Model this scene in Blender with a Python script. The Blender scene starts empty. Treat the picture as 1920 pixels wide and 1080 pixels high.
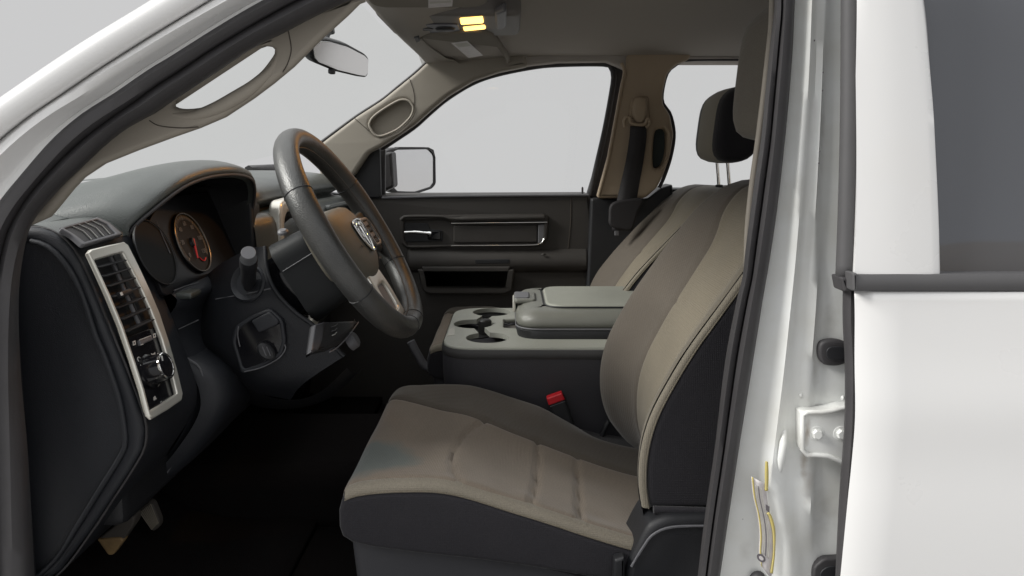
import bpy, bmesh, math, random
import numpy as np
from mathutils import Vector, Matrix
R = math.radians
S = bpy.context.scene
COL = S.collection
random.seed(7)

# ------------------------------------------------------------------ camera
F = 1397.0; CAM = Vector((0, -.85, 1.5)); PITCH = R(6); HOR = 290.0
AX = HOR + F * math.tan(PITCH)                    # image row of the optical axis
cd = bpy.data.cameras.new('camera'); cam = bpy.data.objects.new('camera', cd); COL.objects.link(cam)
cam.location = CAM; cam.rotation_euler = (R(90) - PITCH, 0, 0)
cd.sensor_width = 36; cd.lens = F / 1920 * 36; cd.shift_y = -(540 - AX) / 1920
cd.clip_start = .02; cd.clip_end = 500
S.camera = cam
# ------------------------------------------------------------------ sky: even pale overcast, brighter overhead
w = bpy.data.worlds.new('World'); S.world = w; w.use_nodes = True
nt = w.node_tree; bg = nt.nodes['Background']
tc = nt.nodes.new('ShaderNodeTexCoord'); sx = nt.nodes.new('ShaderNodeSeparateXYZ'); rp = nt.nodes.new('ShaderNodeValToRGB')
nt.links.new(tc.outputs['Generated'], sx.inputs[0]); nt.links.new(sx.outputs['Z'], rp.inputs['Fac']); nt.links.new(rp.outputs['Color'], bg.inputs['Color'])
rp.color_ramp.interpolation = 'EASE'
e = rp.color_ramp.elements
e[0].position = .22; e[0].color = (.597, .597, .600, 1)
e[1].position = 1.0; e[1].color = (1.75, 1.76, 1.78, 1)
bg.inputs['Strength'].default_value = 1.0
# ------------------------------------------------------------------ sun: veiled, in front of the truck and a little to the driver's side
sd = bpy.data.lights.new('sun', 'SUN'); sd.energy = 3.8; sd.angle = R(20); sd.color = (1, .975, .93)
so = bpy.data.objects.new('sun', sd); COL.objects.link(so)
so.rotation_euler = Vector((.80, .16, -.56)).to_track_quat('-Z', 'Y').to_euler()
S.view_settings.view_transform = 'Standard'; S.view_settings.look = 'None'
S.view_settings.exposure = 0; S.view_settings.gamma = 1
S.render.engine = 'CYCLES'
S.cycles.use_denoising = True
S.cycles.max_bounces = 8; S.cycles.diffuse_bounces = 4; S.cycles.transparent_max_bounces = 12
S.cycles.sample_clamp_indirect = 4
S.cycles.caustics_reflective = False; S.cycles.caustics_refractive = False

# ------------------------------------------------------------------ helpers: points
RT = Vector((1, 0, 0)); UP = Vector((0, math.sin(PITCH), math.cos(PITCH))); FW = Vector((0, math.cos(PITCH), -math.sin(PITCH)))
def ray(px, py): return RT * ((px - 960) / F) + UP * ((AX - py) / F) + FW
def onplane(px, py, P0, n):
    d = ray(px, py); P0 = Vector(P0); n = Vector(n)
    return CAM + d * ((P0 - CAM).dot(n) / d.dot(n))
def U(px, py, Y): return onplane(px, py, (0, Y, 0), (0, 1, 0))
def UZ(px, py, Z): return onplane(px, py, (0, 0, Z), (0, 0, 1))
def L(pts, Y): return [U(x, y, Y) for x, y in pts]
def xz(pts, Y): return [(p.x, p.z) for p in L(pts, Y)]

def cr(pts, n, closed=False):
    """Catmull-Rom through pts, resampled to n points by length."""
    P = [np.array(p, float) for p in pts]
    if len(P) == 2 and not closed:
        return [Vector(P[0] + (P[1] - P[0]) * i / (n - 1)) for i in range(n)]
    if closed: P = [P[-1]] + P + [P[0], P[1]]
    else: P = [2 * P[0] - P[1]] + P + [2 * P[-1] - P[-2]]
    D = []
    for i in range(1, len(P) - 2):
        p0, p1, p2, p3 = P[i - 1:i + 3]
        for k in range(16):
            t = k / 16
            D.append(.5 * ((2 * p1) + (p2 - p0) * t + (2 * p0 - 5 * p1 + 4 * p2 - p3) * t * t + (3 * p1 - p0 - 3 * p2 + p3) * t ** 3))
    D.append(P[-2]); D = np.array(D)
    s = np.concatenate([[0], np.cumsum(np.linalg.norm(np.diff(D, axis=0), axis=1))])
    q = np.linspace(0, s[-1], n + 1)[:-1] if closed else np.linspace(0, s[-1], n)
    return [Vector(v) for v in np.stack([np.interp(q, s, D[:, k]) for k in range(D.shape[1])], -1)]
def itp(tab, x):
    return float(np.interp(x, [a for a, b in tab], [b for a, b in tab]))
def smooth(tab, n=60):
    q = cr([(a, b, 0) for a, b in tab], n)
    return [(v.x, v.y) for v in q]
def sst(a, b, x):
    t = min(1, max(0, (x - a) / (b - a))); return t * t * (3 - 2 * t)

def toM(M, pts, P0, n):
    I = M.inverted(); out = []
    for x, y in pts:
        v = I @ onplane(x, y, P0, n); out.append((v.x, v.y))
    return out

from mathutils.bvhtree import BVHTree
def hit(px, py, o):
    """Where the sight line through a pixel meets an object: point and normal turned to the viewer."""
    me = o.data; t = BVHTree.FromPolygons([v.co for v in me.vertices], [p.vertices for p in me.polygons])
    d = ray(px, py).normalized(); p, n, i, q = t.ray_cast(CAM, d)
    return p, (n if n.dot(d) < 0 else -n)

# ------------------------------------------------------------------ helpers: objects
def link(name, me, mat, parent=None, ang=40):
    o = bpy.data.objects.new(name, me); COL.objects.link(o)
    if mat is not None: me.materials.clear(); me.materials.append(mat)
    if len(me.polygons):
        me.polygons.foreach_set('use_smooth', [True] * len(me.polygons))
        me.set_sharp_from_angle(angle=R(ang))
    if parent is not None: adopt(o, parent)
    return o
def weight(o):
    m = o.modifiers.new('flat_faces', 'WEIGHTED_NORMAL'); m.mode = 'FACE_AREA_WITH_ANGLE'; m.weight = 90; m.keep_sharp = True
def wloc(o):
    v = Vector(o.location)
    while o.parent is not None:
        o = o.parent; v = v + Vector(o.location) if o.type == 'EMPTY' else v
    return v
def adopt(o, parent):
    o.parent = parent
    if parent.type == 'EMPTY': o.matrix_parent_inverse = Matrix.Translation(-Vector(parent.location))
def thing(name, label, cat, loc, group=None):
    o = bpy.data.objects.new(name, None); COL.objects.link(o); o.location = loc
    o.empty_display_size = .05
    o['label'] = label; o['category'] = cat; o['kind'] = 'thing'
    if group: o['group'] = group
    return o
def mesh(name, V, Fc, mat, parent=None, ang=40, solid=0, off=-1, recalc=True):
    me = bpy.data.meshes.new(name); me.from_pydata([tuple(v) for v in V], [], Fc); me.update()
    if recalc:
        bm = bmesh.new(); bm.from_mesh(me); bmesh.ops.recalc_face_normals(bm, faces=bm.faces); bm.to_mesh(me); bm.free()
    o = link(name, me, mat, parent, ang)
    if solid:
        m = o.modifiers.new('thickness', 'SOLIDIFY'); m.thickness = solid; m.offset = off
    return o
def grid(name, G, mat, parent=None, ang=50, solid=0, off=-1, closed=False, caps=False):
    nu, nv = len(G), len(G[0]); V = [v for row in G for v in row]; Fc = []
    for i in range(nu - 1):
        for j in range(nv if closed else nv - 1):
            k = (j + 1) % nv
            Fc.append((i * nv + j, i * nv + k, (i + 1) * nv + k, (i + 1) * nv + j))
    if caps:
        Fc.append(tuple(range(nv))); Fc.append(tuple((nu - 1) * nv + j for j in range(nv)))
    return mesh(name, V, Fc, mat, parent, ang, solid, off)
def rails(name, curves, mat, parent=None, n=48, k=1, solid=0, off=-1, ang=60, closed=False, caps=False, smoothalong=True):
    """A skin through curves that run side by side; k>1 rounds the section between them."""
    C = [cr(c, n) if smoothalong else cr(c, n) for c in curves]
    rows = []
    for i in range(n):
        sec = [c[i] for c in C]
        rows.append(cr(sec, (len(sec) - (0 if closed else 1)) * k + (0 if closed else 1), closed) if k > 1 else sec)
    return grid(name, rows, mat, parent, ang, solid, off, closed, caps)
MY = lambda Y: Matrix(((1, 0, 0, 0), (0, 0, -1, Y), (0, 1, 0, 0), (0, 0, 0, 1)))     # local xy -> world xz, front towards the camera
def plate(name, out, mat, M, th, bevel=.004, holes=(), parent=None, res=3, round_=0, ang=40):
    """A solid of thickness th whose front face is the outline in the plane of M (local z = out of the face)."""
    cu = bpy.data.curves.new(name, 'CURVE'); cu.dimensions = '2D'; cu.fill_mode = 'BOTH'
    b = min(bevel, th / 2 * .98)
    cu.extrude = th / 2 - b; cu.bevel_depth = b; cu.bevel_resolution = res; cu.offset = -b
    for poly in [out] + list(holes):
        sp = cu.splines.new('POLY'); sp.points.add(len(poly) - 1)
        for q, p in zip(sp.points, poly): q.co = (p[0], p[1], 0, 1)
        sp.use_cyclic_u = True
    t = bpy.data.objects.new('tmp', cu)
    me = bpy.data.meshes.new_from_object(t)
    bpy.data.objects.remove(t); bpy.data.curves.remove(cu)
    me.transform(M @ Matrix.Translation((0, 0, -th / 2)))
    bm = bmesh.new(); bm.from_mesh(me); bmesh.ops.remove_doubles(bm, verts=bm.verts, dist=1e-6); bm.to_mesh(me); bm.free()
    o = link(name, me, mat, parent, ang); weight(o); return o
def rounded(poly, r, n=5):
    """Round the corners of a polygon."""
    P = [Vector((p[0], p[1], 0)) for p in poly]; out = []
    for i, p in enumerate(P):
        a, b = P[i - 1], P[(i + 1) % len(P)]
        da, db = (a - p), (b - p); rr = min(r, da.length * .45, db.length * .45)
        s, e_ = p + da.normalized() * rr, p + db.normalized() * rr
        for k in range(n + 1):
            t = k / n; q = s * (1 - t) ** 2 + p * 2 * t * (1 - t) + e_ * t * t
            out.append((q.x, q.y))
    return out
def loop2(pts, n=40): return [(v.x, v.y) for v in cr([(p[0], p[1], 0) for p in pts], n, True)]
def tube(name, pts, r, mat, parent=None, n=10, closed=False, flat=1.0, upv=None, ang=60):
    """A round (or oval) bar along pts; r a number or one per point."""
    N = len(pts); pts = [Vector(p) for p in pts]; rr = r if isinstance(r, (list, tuple)) else [r] * N
    T = []
    for i in range(N):
        a = pts[(i - 1) % N] if (closed or i > 0) else pts[i]; b = pts[(i + 1) % N] if (closed or i < N - 1) else pts[i]
        T.append((b - a).normalized())
    u = Vector(upv) if upv is not None else (Vector((0, 0, 1)) if abs(T[0].z) < .9 else Vector((1, 0, 0)))
    rows = []
    for i in range(N):
        if upv is not None: u = Vector(upv)
        u = (u - T[i] * u.dot(T[i])).normalized(); v = T[i].cross(u)
        rows.append([pts[i] + (u * math.cos(2 * math.pi * j / n) + v * math.sin(2 * math.pi * j / n) * flat) * rr[i] for j in range(n)])
    if closed: rows.append(rows[0])
    return grid(name, rows, mat, parent, ang, closed=True, caps=not closed)
def lathe(name, p, axis, prof, mat, parent=None, n=28, ang=35, sx=1.0):
    """Turned shape: prof = (distance along axis, radius)."""
    ax = Vector(axis).normalized(); u = ax.orthogonal().normalized(); v = ax.cross(u); p = Vector(p)
    rows = [[p + ax * t + (u * math.cos(2 * math.pi * j / n) + v * math.sin(2 * math.pi * j / n) * sx) * max(r, 1e-5) for j in range(n)] for t, r in prof]
    return grid(name, rows, mat, parent, ang, closed=True, caps=True)
def box(name, c, s, mat, parent=None, bevel=.004, M=None, seg=2):
    bm = bmesh.new(); bmesh.ops.create_cube(bm, size=1)
    bmesh.ops.scale(bm, vec=Vector(s), verts=bm.verts)
    if bevel: bmesh.ops.bevel(bm, geom=bm.edges[:], offset=min(bevel, min(s) * .45), segments=seg, profile=.5, affect='EDGES')
    bmesh.ops.transform(bm, matrix=(Matrix.Translation(Vector(c)) @ (M or Matrix.Identity(4))), verts=bm.verts)
    me = bpy.data.meshes.new(name); bm.to_mesh(me); bm.free()
    o = link(name, me, mat, parent); weight(o); return o
def frame(o, x, y):
    """4x4 with origin o, local x and y axes, z = x cross y."""
    x = Vector(x).normalized(); z = x.cross(Vector(y)).normalized(); y = z.cross(x)
    return Matrix(((x.x, y.x, z.x, o[0]), (x.y, y.y, z.y, o[1]), (x.z, y.z, z.z, o[2]), (0, 0, 0, 1)))
def text(name, s, size, M, mat, parent, ext=.0004, align='CENTER'):
    cu = bpy.data.curves.new(name, 'FONT'); cu.body = s; cu.size = size; cu.extrude = ext; cu.align_x = align; cu.align_y = 'CENTER'
    t = bpy.data.objects.new('tmp', cu); me = bpy.data.meshes.new_from_object(t)
    bpy.data.objects.remove(t); bpy.data.curves.remove(cu)
    me.transform(M); return link(name, me, mat, parent)
def join(objs, name):
    """Several meshes of one material become one part."""
    bm = bmesh.new()
    for o in objs: bm.from_mesh(o.data)
    me = bpy.data.meshes.new(name); bm.to_mesh(me); bm.free()
    mat = objs[0].data.materials[0]; par = objs[0].parent
    for o in objs: bpy.data.objects.remove(o)
    return link(name, me, mat, par)

# ------------------------------------------------------------------ materials
def mat(name, col, rough=.5, metal=0, spec=.5, coat=0, bump=None, var=None, emit=None, sheen=0, coatr=.05, aniso=None):
    m = bpy.data.materials.new(name); m.use_nodes = True; t = m.node_tree; b = t.nodes['Principled BSDF']
    b.inputs['Base Color'].default_value = (*col, 1); b.inputs['Roughness'].default_value = rough
    b.inputs['Metallic'].default_value = metal; b.inputs['Specular IOR Level'].default_value = spec
    b.inputs['Coat Weight'].default_value = coat; b.inputs['Coat Roughness'].default_value = coatr
    if sheen: b.inputs['Sheen Weight'].default_value = sheen; b.inputs['Sheen Roughness'].default_value = .4
    if emit: b.inputs['Emission Color'].default_value = (*emit[0], 1); b.inputs['Emission Strength'].default_value = emit[1]
    co = t.nodes.new('ShaderNodeTexCoord')
    if var:        # (scale, amount, second colour)
        nz = t.nodes.new('ShaderNodeTexNoise'); nz.inputs['Scale'].default_value = var[0]; nz.inputs['Detail'].default_value = 6
        rm = t.nodes.new('ShaderNodeMapRange'); rm.inputs['From Min'].default_value = .3; rm.inputs['From Max'].default_value = .75; rm.inputs['To Max'].default_value = var[1]
        mx = t.nodes.new('ShaderNodeMix'); mx.data_type = 'RGBA'; mx.inputs['A'].default_value = (*col, 1); mx.inputs['B'].default_value = (*var[2], 1)
        t.links.new(co.outputs['Object'], nz.inputs['Vector']); t.links.new(nz.outputs['Fac'], rm.inputs['Value'])
        t.links.new(rm.outputs['Result'], mx.inputs['Factor']); t.links.new(mx.outputs['Result'], b.inputs['Base Color'])
        rr = t.nodes.new('ShaderNodeMapRange'); rr.inputs['To Min'].default_value = max(.02, rough - .08); rr.inputs['To Max'].default_value = min(1, rough + .1)
        n2 = t.nodes.new('ShaderNodeTexNoise'); n2.inputs['Scale'].default_value = var[0] * 2.3; n2.inputs['Detail'].default_value = 5
        t.links.new(co.outputs['Object'], n2.inputs['Vector']); t.links.new(n2.outputs['Fac'], rr.inputs['Value']); t.links.new(rr.outputs['Result'], b.inputs['Roughness'])
    if bump:       # (scale, strength, kind)
        kind = bump[2] if len(bump) > 2 else 'noise'
        if kind == 'voronoi':
            nz = t.nodes.new('ShaderNodeTexVoronoi'); nz.inputs['Scale'].default_value = bump[0]; out = nz.outputs['Distance']
        else:
            nz = t.nodes.new('ShaderNodeTexNoise'); nz.inputs['Scale'].default_value = bump[0]; nz.inputs['Detail'].default_value = 3; out = nz.outputs['Fac']
        t.links.new(co.outputs['Object'], nz.inputs['Vector'])
        bp = t.nodes.new('ShaderNodeBump'); bp.inputs['Strength'].default_value = bump[1]; bp.inputs['Distance'].default_value = .002
        t.links.new(out, bp.inputs['Height']); t.links.new(bp.outputs['Normal'], b.inputs['Normal'])
    return m
def fabric(name, col, dark, scale=700, stain=None):
    """Woven seat cloth: fine cross threads, mottled wear, soft sheen."""
    m = mat(name, col, .92, spec=.15, sheen=.25, var=(9, .55, dark))
    t = m.node_tree; b = t.nodes['Principled BSDF']; co = t.nodes.new('ShaderNodeTexCoord')
    sp_ = t.nodes.new('ShaderNodeTexNoise'); sp_.inputs['Scale'].default_value = 520; sp_.inputs['Detail'].default_value = 2; t.links.new(co.outputs['Object'], sp_.inputs['Vector'])
    mr_ = t.nodes.new('ShaderNodeMapRange'); mr_.inputs['From Min'].default_value = .25; mr_.inputs['From Max'].default_value = .75; mr_.inputs['To Min'].default_value = .84; mr_.inputs['To Max'].default_value = 1.14; t.links.new(sp_.outputs['Fac'], mr_.inputs['Value'])
    vs_ = t.nodes.new('ShaderNodeVectorMath'); vs_.operation = 'SCALE'; t.links.new(b.inputs['Base Color'].links[0].from_socket, vs_.inputs[0]); t.links.new(mr_.outputs['Result'], vs_.inputs['Scale']); t.links.new(vs_.outputs[0], b.inputs['Base Color'])
    hs = []
    for ax_ in ('X', 'Z'):
        wv = t.nodes.new('ShaderNodeTexWave'); wv.inputs['Scale'].default_value = scale / 3.14 * .5; wv.bands_direction = ax_; wv.inputs['Distortion'].default_value = 1.5
        t.links.new(co.outputs['Object'], wv.inputs['Vector']); hs.append(wv.outputs['Fac'])
    nz = t.nodes.new('ShaderNodeTexNoise'); nz.inputs['Scale'].default_value = 420; t.links.new(co.outputs['Object'], nz.inputs['Vector'])
    a = t.nodes.new('ShaderNodeMath'); a.operation = 'ADD'; t.links.new(hs[0], a.inputs[0]); t.links.new(hs[1], a.inputs[1])
    a2 = t.nodes.new('ShaderNodeMath'); a2.operation = 'ADD'; t.links.new(a.outputs[0], a2.inputs[0]); t.links.new(nz.outputs['Fac'], a2.inputs[1])
    bp = t.nodes.new('ShaderNodeBump'); bp.inputs['Strength'].default_value = .25; bp.inputs['Distance'].default_value = .001
    t.links.new(a2.outputs[0], bp.inputs['Height']); t.links.new(bp.outputs['Normal'], b.inputs['Normal'])
    if stain:
        (sx_, sy_, sz_), rad, scol, amt = stain
        vm = t.nodes.new('ShaderNodeVectorMath'); vm.operation = 'DISTANCE'; vm.inputs[1].default_value = (sx_, sy_, sz_)
        n3 = t.nodes.new('ShaderNodeTexNoise'); n3.inputs['Scale'].default_value = 16
        t.links.new(co.outputs['Object'], n3.inputs['Vector'])
        ad = t.nodes.new('ShaderNodeMath'); ad.operation = 'MULTIPLY_ADD'; ad.inputs[1].default_value = .06; t.links.new(n3.outputs['Fac'], ad.inputs[0])
        t.links.new(co.outputs['Object'], vm.inputs[0]); t.links.new(vm.outputs['Value'], ad.inputs[2])
        mr = t.nodes.new('ShaderNodeMapRange'); mr.inputs['From Min'].default_value = rad * 1.15; mr.inputs['From Max'].default_value = rad * .85; mr.inputs['To Max'].default_value = amt
        t.links.new(ad.outputs[0], mr.inputs['Value'])
        old = b.inputs['Base Color'].links[0].from_socket
        mx = t.nodes.new('ShaderNodeMix'); mx.data_type = 'RGBA'; mx.inputs['B'].default_value = (*scol, 1)
        t.links.new(mr.outputs['Result'], mx.inputs['Factor']); t.links.new(old, mx.inputs['A']); t.links.new(mx.outputs['Result'], b.inputs['Base Color'])
    return m
def stains(m, spots):
    """Marks with a shape of their own: (centre, stretch of x/z, radius, colour, amount)."""
    t = m.node_tree; b = t.nodes['Principled BSDF']; co = t.nodes.new('ShaderNodeTexCoord')
    n3 = t.nodes.new('ShaderNodeTexNoise'); n3.inputs['Scale'].default_value = 70; n3.inputs['Detail'].default_value = 5; t.links.new(co.outputs['Object'], n3.inputs['Vector'])
    for c, (kx, kz), rad, col, amt in spots:
        mp = t.nodes.new('ShaderNodeMapping'); mp.inputs['Location'].default_value = (-c[0] * kx, 0, -c[2] * kz); mp.inputs['Scale'].default_value = (kx, 0, kz)
        t.links.new(co.outputs['Object'], mp.inputs['Vector'])
        ln = t.nodes.new('ShaderNodeVectorMath'); ln.operation = 'LENGTH'; t.links.new(mp.outputs[0], ln.inputs[0])
        ad = t.nodes.new('ShaderNodeMath'); ad.operation = 'MULTIPLY_ADD'; ad.inputs[1].default_value = rad * 1.6; t.links.new(n3.outputs['Fac'], ad.inputs[0]); t.links.new(ln.outputs['Value'], ad.inputs[2])
        mr = t.nodes.new('ShaderNodeMapRange'); mr.inputs['From Min'].default_value = rad * 2.0; mr.inputs['From Max'].default_value = rad * .6; mr.inputs['To Max'].default_value = amt
        t.links.new(ad.outputs[0], mr.inputs['Value'])
        mx = t.nodes.new('ShaderNodeMix'); mx.data_type = 'RGBA'; mx.inputs['B'].default_value = (*col, 1)
        t.links.new(mr.outputs['Result'], mx.inputs['Factor']); t.links.new(b.inputs['Base Color'].links[0].from_socket, mx.inputs['A']); t.links.new(mx.outputs['Result'], b.inputs['Base Color'])
def thin_glass(name, tint, refl=.06):
    m = bpy.data.materials.new(name); m.use_nodes = True; t = m.node_tree; t.nodes.remove(t.nodes['Principled BSDF'])
    tr = t.nodes.new('ShaderNodeBsdfTransparent'); tr.inputs['Color'].default_value = (*tint, 1)
    gl = t.nodes.new('ShaderNodeBsdfGlossy'); gl.inputs['Roughness'].default_value = .01
    mx = t.nodes.new('ShaderNodeMixShader'); mx.inputs[0].default_value = refl; t.links.new(tr.outputs[0], mx.inputs[1]); t.links.new(gl.outputs[0], mx.inputs[2])
    t.links.new(mx.outputs[0], t.nodes['Material Output'].inputs['Surface']); return m
PAINT = mat('white_paint', (.772, .770, .765), .28, coat=.5, var=(3, .35, (.72, .722, .715)))
JAMB = mat('jamb_paint', (.75, .765, .755), .35, coat=.25, var=(20, .8, (.64, .64, .60)))
RUB = mat('rubber', (.040, .038, .040), .55, bump=(300, .1), var=(25, .5, (.055, .053, .056)))
RUBG = mat('grey_rubber', (.075, .074, .077), .6, var=(25, .4, (.09, .088, .09)))
BLK = mat('black_plastic', (.013, .0138, .0165), .5, bump=(900, .18), var=(12, .5, (.024, .024, .026)))
DASHT = mat('dash_top_vinyl', (.048, .056, .053), .33, spec=1.0, bump=(650, .25, 'voronoi'), var=(8, .5, (.07, .079, .073)))  # same vinyl as the face, lightened in colour to carry windshield light
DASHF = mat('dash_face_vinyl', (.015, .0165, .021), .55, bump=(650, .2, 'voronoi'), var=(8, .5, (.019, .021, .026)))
GLOSS = mat('gloss_black', (.008, .008, .010), .12)
DARKP = mat('shroud_plastic', (.006, .0072, .0085), .5, spec=.28, bump=(900, .18))
COWL = mat('cowl_vinyl', (.0095, .0105, .0135), .55, spec=.4, bump=(650, .2, 'voronoi'))
LEATHER = mat('worn_leather', (.031, .0325, .032), .38, spec=.8, bump=(420, .22, 'voronoi'), var=(20, .8, (.06, .058, .055)))
HUBM = mat('hub_vinyl', (.125, .116, .094), .48, bump=(800, .25, 'voronoi'))
BEIGE = mat('beige_trim', (.32, .29, .245), .62, bump=(900, .15), var=(6, .4, (.29, .262, .22)))
TANP = mat('tan_pillar_trim', (.40, .315, .225), .6, bump=(900, .15), var=(6, .4, (.37, .29, .205)))
HEAD = mat('headliner_cloth', (.42, .39, .36), .95, spec=.1, bump=(1200, .3))
VISOR = mat('visor_cloth', (.24, .22, .19), .9, spec=.1, bump=(1200, .3))
CONS = mat('overhead_plastic', (.17, .16, .15), .6, bump=(900, .12))
SILVER = mat('satin_silver', (.78, .76, .69), .33, metal=.6)
CHROME = mat('chrome', (.85, .85, .84), .08, metal=1)
DOORP = mat('door_panel_vinyl', (.044, .0395, .036), .55, bump=(700, .2, 'voronoi'), var=(7, .5, (.047, .044, .041)))
TAN = fabric('tan_cloth', (.215, .176, .138), (.172, .140, .110), stain=((-.235, .385, .975), .100, (.110, .138, .134), .8))
TAN2 = fabric('tan_back_cloth', (.188, .164, .124), (.155, .135, .104))
TAUPE = fabric('taupe_cloth', (.112, .097, .081), (.094, .082, .070))
CHAR = fabric('charcoal_cloth', (.030, .029, .033), (.038, .036, .04))
GREYP = mat('grey_plastic', (.13, .13, .14), .5, bump=(700, .15))
BASEM = mat('seat_base_plastic', (.06, .06, .066), .5, bump=(700, .15))
PIPE = fabric('piping_cloth', (.235, .21, .168), (.195, .175, .14))
CARPET = mat('carpet', (.013, .0115, .0115), .98, spec=.05, bump=(600, .8))
RED = mat('red_plastic', (.62, .02, .03), .35)
WEB = mat('belt_webbing', (.022, .020, .022), .7, bump=(900, .3))
MIRROR = mat('mirror_glass', (.80, .80, .815), .16, metal=1)
TINT = mat('tinted_glass', (.085, .089, .100), .03, spec=.7)
CLEAR = thin_glass('clear_glass', (.985, .99, .985), .012)
WSG = thin_glass('windshield_glass', (.972, .982, .970), .012)
MARK = mat('white_marking', (.55, .55, .53), .5)
LABEL = mat('paper_label', (.50, .49, .44), .6, var=(60, .4, (.40, .39, .36)))
LABELW = mat('white_label', (.66, .63, .62), .5, var=(90, .7, (.45, .42, .44)))
YELLOW = mat('yellow_band', (.56, .46, .13), .5, var=(60, .6, (.42, .38, .22)))
INK = mat('grey_ink', (.12, .11, .12), .6)
DIM = mat('dim_marking', (.20, .19, .18), .5)
NEEDLE = mat('red_needle', (.75, .05, .06), .4)
AMBER = mat('amber_lens', (.9, .5, .1), .4, emit=((1, .60, .15), 3.0))
RIMM = mat('gauge_rim', (.20, .19, .175), .3, metal=1)
PEDAL_LIT = mat('pedal_amber_light', (.30, .20, .10), .5, var=(50, .8, (.50, .34, .16)), bump=(300, .4))  # orange of the dome lamp painted into the pedal edge colour
PEDAL = mat('pedal_rubber', (.10, .09, .08), .6)
GROUND = mat('concrete', (.29, .285, .28), .9, var=(.8, .6, (.23, .225, .22)), bump=(40, .3))

# ================================================================== the setting
def disc(name, z, r, m):
    V = [(0, .9, z)] + [(r * math.cos(a * math.pi / 48), .9 + r * math.sin(a * math.pi / 48), z) for a in range(96)]
    o = mesh(name, V, [(0, 1 + i, 1 + (i + 1) % 96) for i in range(96)], m); o['kind'] = 'structure'
    o['label'] = 'pale concrete ground under the truck'; return o
disc('ground', 0, 16, GROUND)

def hill():
    rnd = random.Random(5); rows = []
    for i in range(40):
        x = 14 + i * 2.2; h = 3.3 * sst(14, 40, x) * (1 + .25 * math.sin(x * .16)) + rnd.uniform(0, .25)
        rows.append([Vector((x, -50, -.5)), Vector((x, -56, h * .55)), Vector((x, -64, h * .9)), Vector((x, -74, h)), Vector((x, -95, -.5))])
    o = grid('hill', rows, mat('dry_grass', (.24, .18, .10), .95, var=(.2, .6, (.17, .13, .08))), None, ang=70)
    o['kind'] = 'structure'; o['label'] = 'low dry tan hill mirrored in the rear window'
hill()

# ================================================================== truck shell
TR = thing('pickup_truck', 'white crew cab pickup truck seen through its open front door', 'pickup truck', (0, .9, 0))
SEAL_O = [(900, -165), (720, -100), (600, -50), (502, 0), (422, 46), (320, 110), (280, 134), (213, 180), (160, 213), (104, 260), (44, 328), (0, 384), (-28, 440), (-48, 520), (-58, 640), (-60, 800), (-58, 1120)]
SEAL_G = [(905, -120), (735, -72), (640, -36), (553, 0), (413, 80), (345, 125), (280, 167), (267, 178), (205, 222), (148, 266), (100, 312), (59, 358), (28, 405), (8, 450), (-8, 540), (-14, 660), (-14, 800), (-10, 1120)]
SEAL_I = [(910, -70), (760, -45), (680, -15), (600, 21), (524, 61), (475, 84), (404, 131), (324, 184), (280, 213), (237, 236), (190, 273), (148, 313), (116, 343), (89, 373), (66, 400), (50, 430), (38, 480), (30, 560), (34, 700), (48, 860), (62, 1120)]
EDGE = [(700, -250), (430, -90), (297, 0), (155, 87), (17, 180), (-60, 236), (-140, 300), (-220, 380), (-280, 480), (-310, 640), (-320, 800), (-310, 1120)]
def mixc(a, b, t, n=60):
    A = cr([(p[0], p[1], 0) for p in a], n); B = cr([(p[0], p[1], 0) for p in b], n)
    return [((p.x * (1 - t) + q.x * t), (p.y * (1 - t) + q.y * t)) for p, q in zip(A, B)]
# painted windshield pillar: bright outer edge, flat, gutter, ridge, flange under the seal
prof = [(-.01, .10), (0, .055), (.03, .036), (.10, .030), (.36, .034), (.43, .052), (.50, .060), (.55, .050), (.62, .037), (.72, .048), (.86, .060), (.94, .063), (.97, .058), (1.03, .072)]
rails('windshield_pillar', [L(mixc(EDGE, SEAL_O, t), y) for t, y in prof], PAINT, TR, n=70, k=3, solid=.004, off=1)
# door seal round the opening
SB_L = [(1380, -140), (1440, -70), (1452, 0), (1445, 75), (1435, 175), (1427, 260), (1415, 340), (1400, 450), (1392, 520), (1382, 560), (1360, 675), (1340, 840), (1320, 980), (1300, 1150)]
SB_R = [(1500, -140), (1496, -70), (1490, 0), (1485, 100), (1477, 200), (1467, 300), (1455, 400), (1440, 500), (1432, 545), (1407, 700), (1380, 870), (1352, 1060), (1340, 1150)]
seal = []
seal.append(rails('door_seal', [L(mixc(SEAL_O, SEAL_G, t), y) for t, y in ((-.04, .085), (0, .064), (.12, .050), (.5, .046), (.85, .056), (.97, .068))] +
      [L(mixc(SEAL_G, SEAL_I, t), y) for t, y in ((.10, .070), (.2, .060), (.45, .054), (.75, .062), (.95, .082), (1.0, .105), (.97, .16))], RUB, TR, n=80, k=2, solid=.003, off=1))
seal.append(rails('door_seal', [L(mixc(SB_L, SB_R, t), y) for t, y in ((.02, .20), (0, .12), (.06, .085), (.22, .070), (.34, .072), (.40, .084), (.46, .072), (.62, .062), (.86, .064), (.98, .075), (1.03, .095))], RUB, TR, n=80, k=2, solid=.003, off=1))
for o in seal: o['label'] = 'black rubber seal round the front door opening'

tube('trim_edge', cr(L([(1449, -60), (1447, 40), (1440, 110), (1431, 190), (1421, 270), (1410, 350), (1402, 430), (1400, 500)], .17), 30), .0045, BEIGE, TR, n=8)
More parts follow.
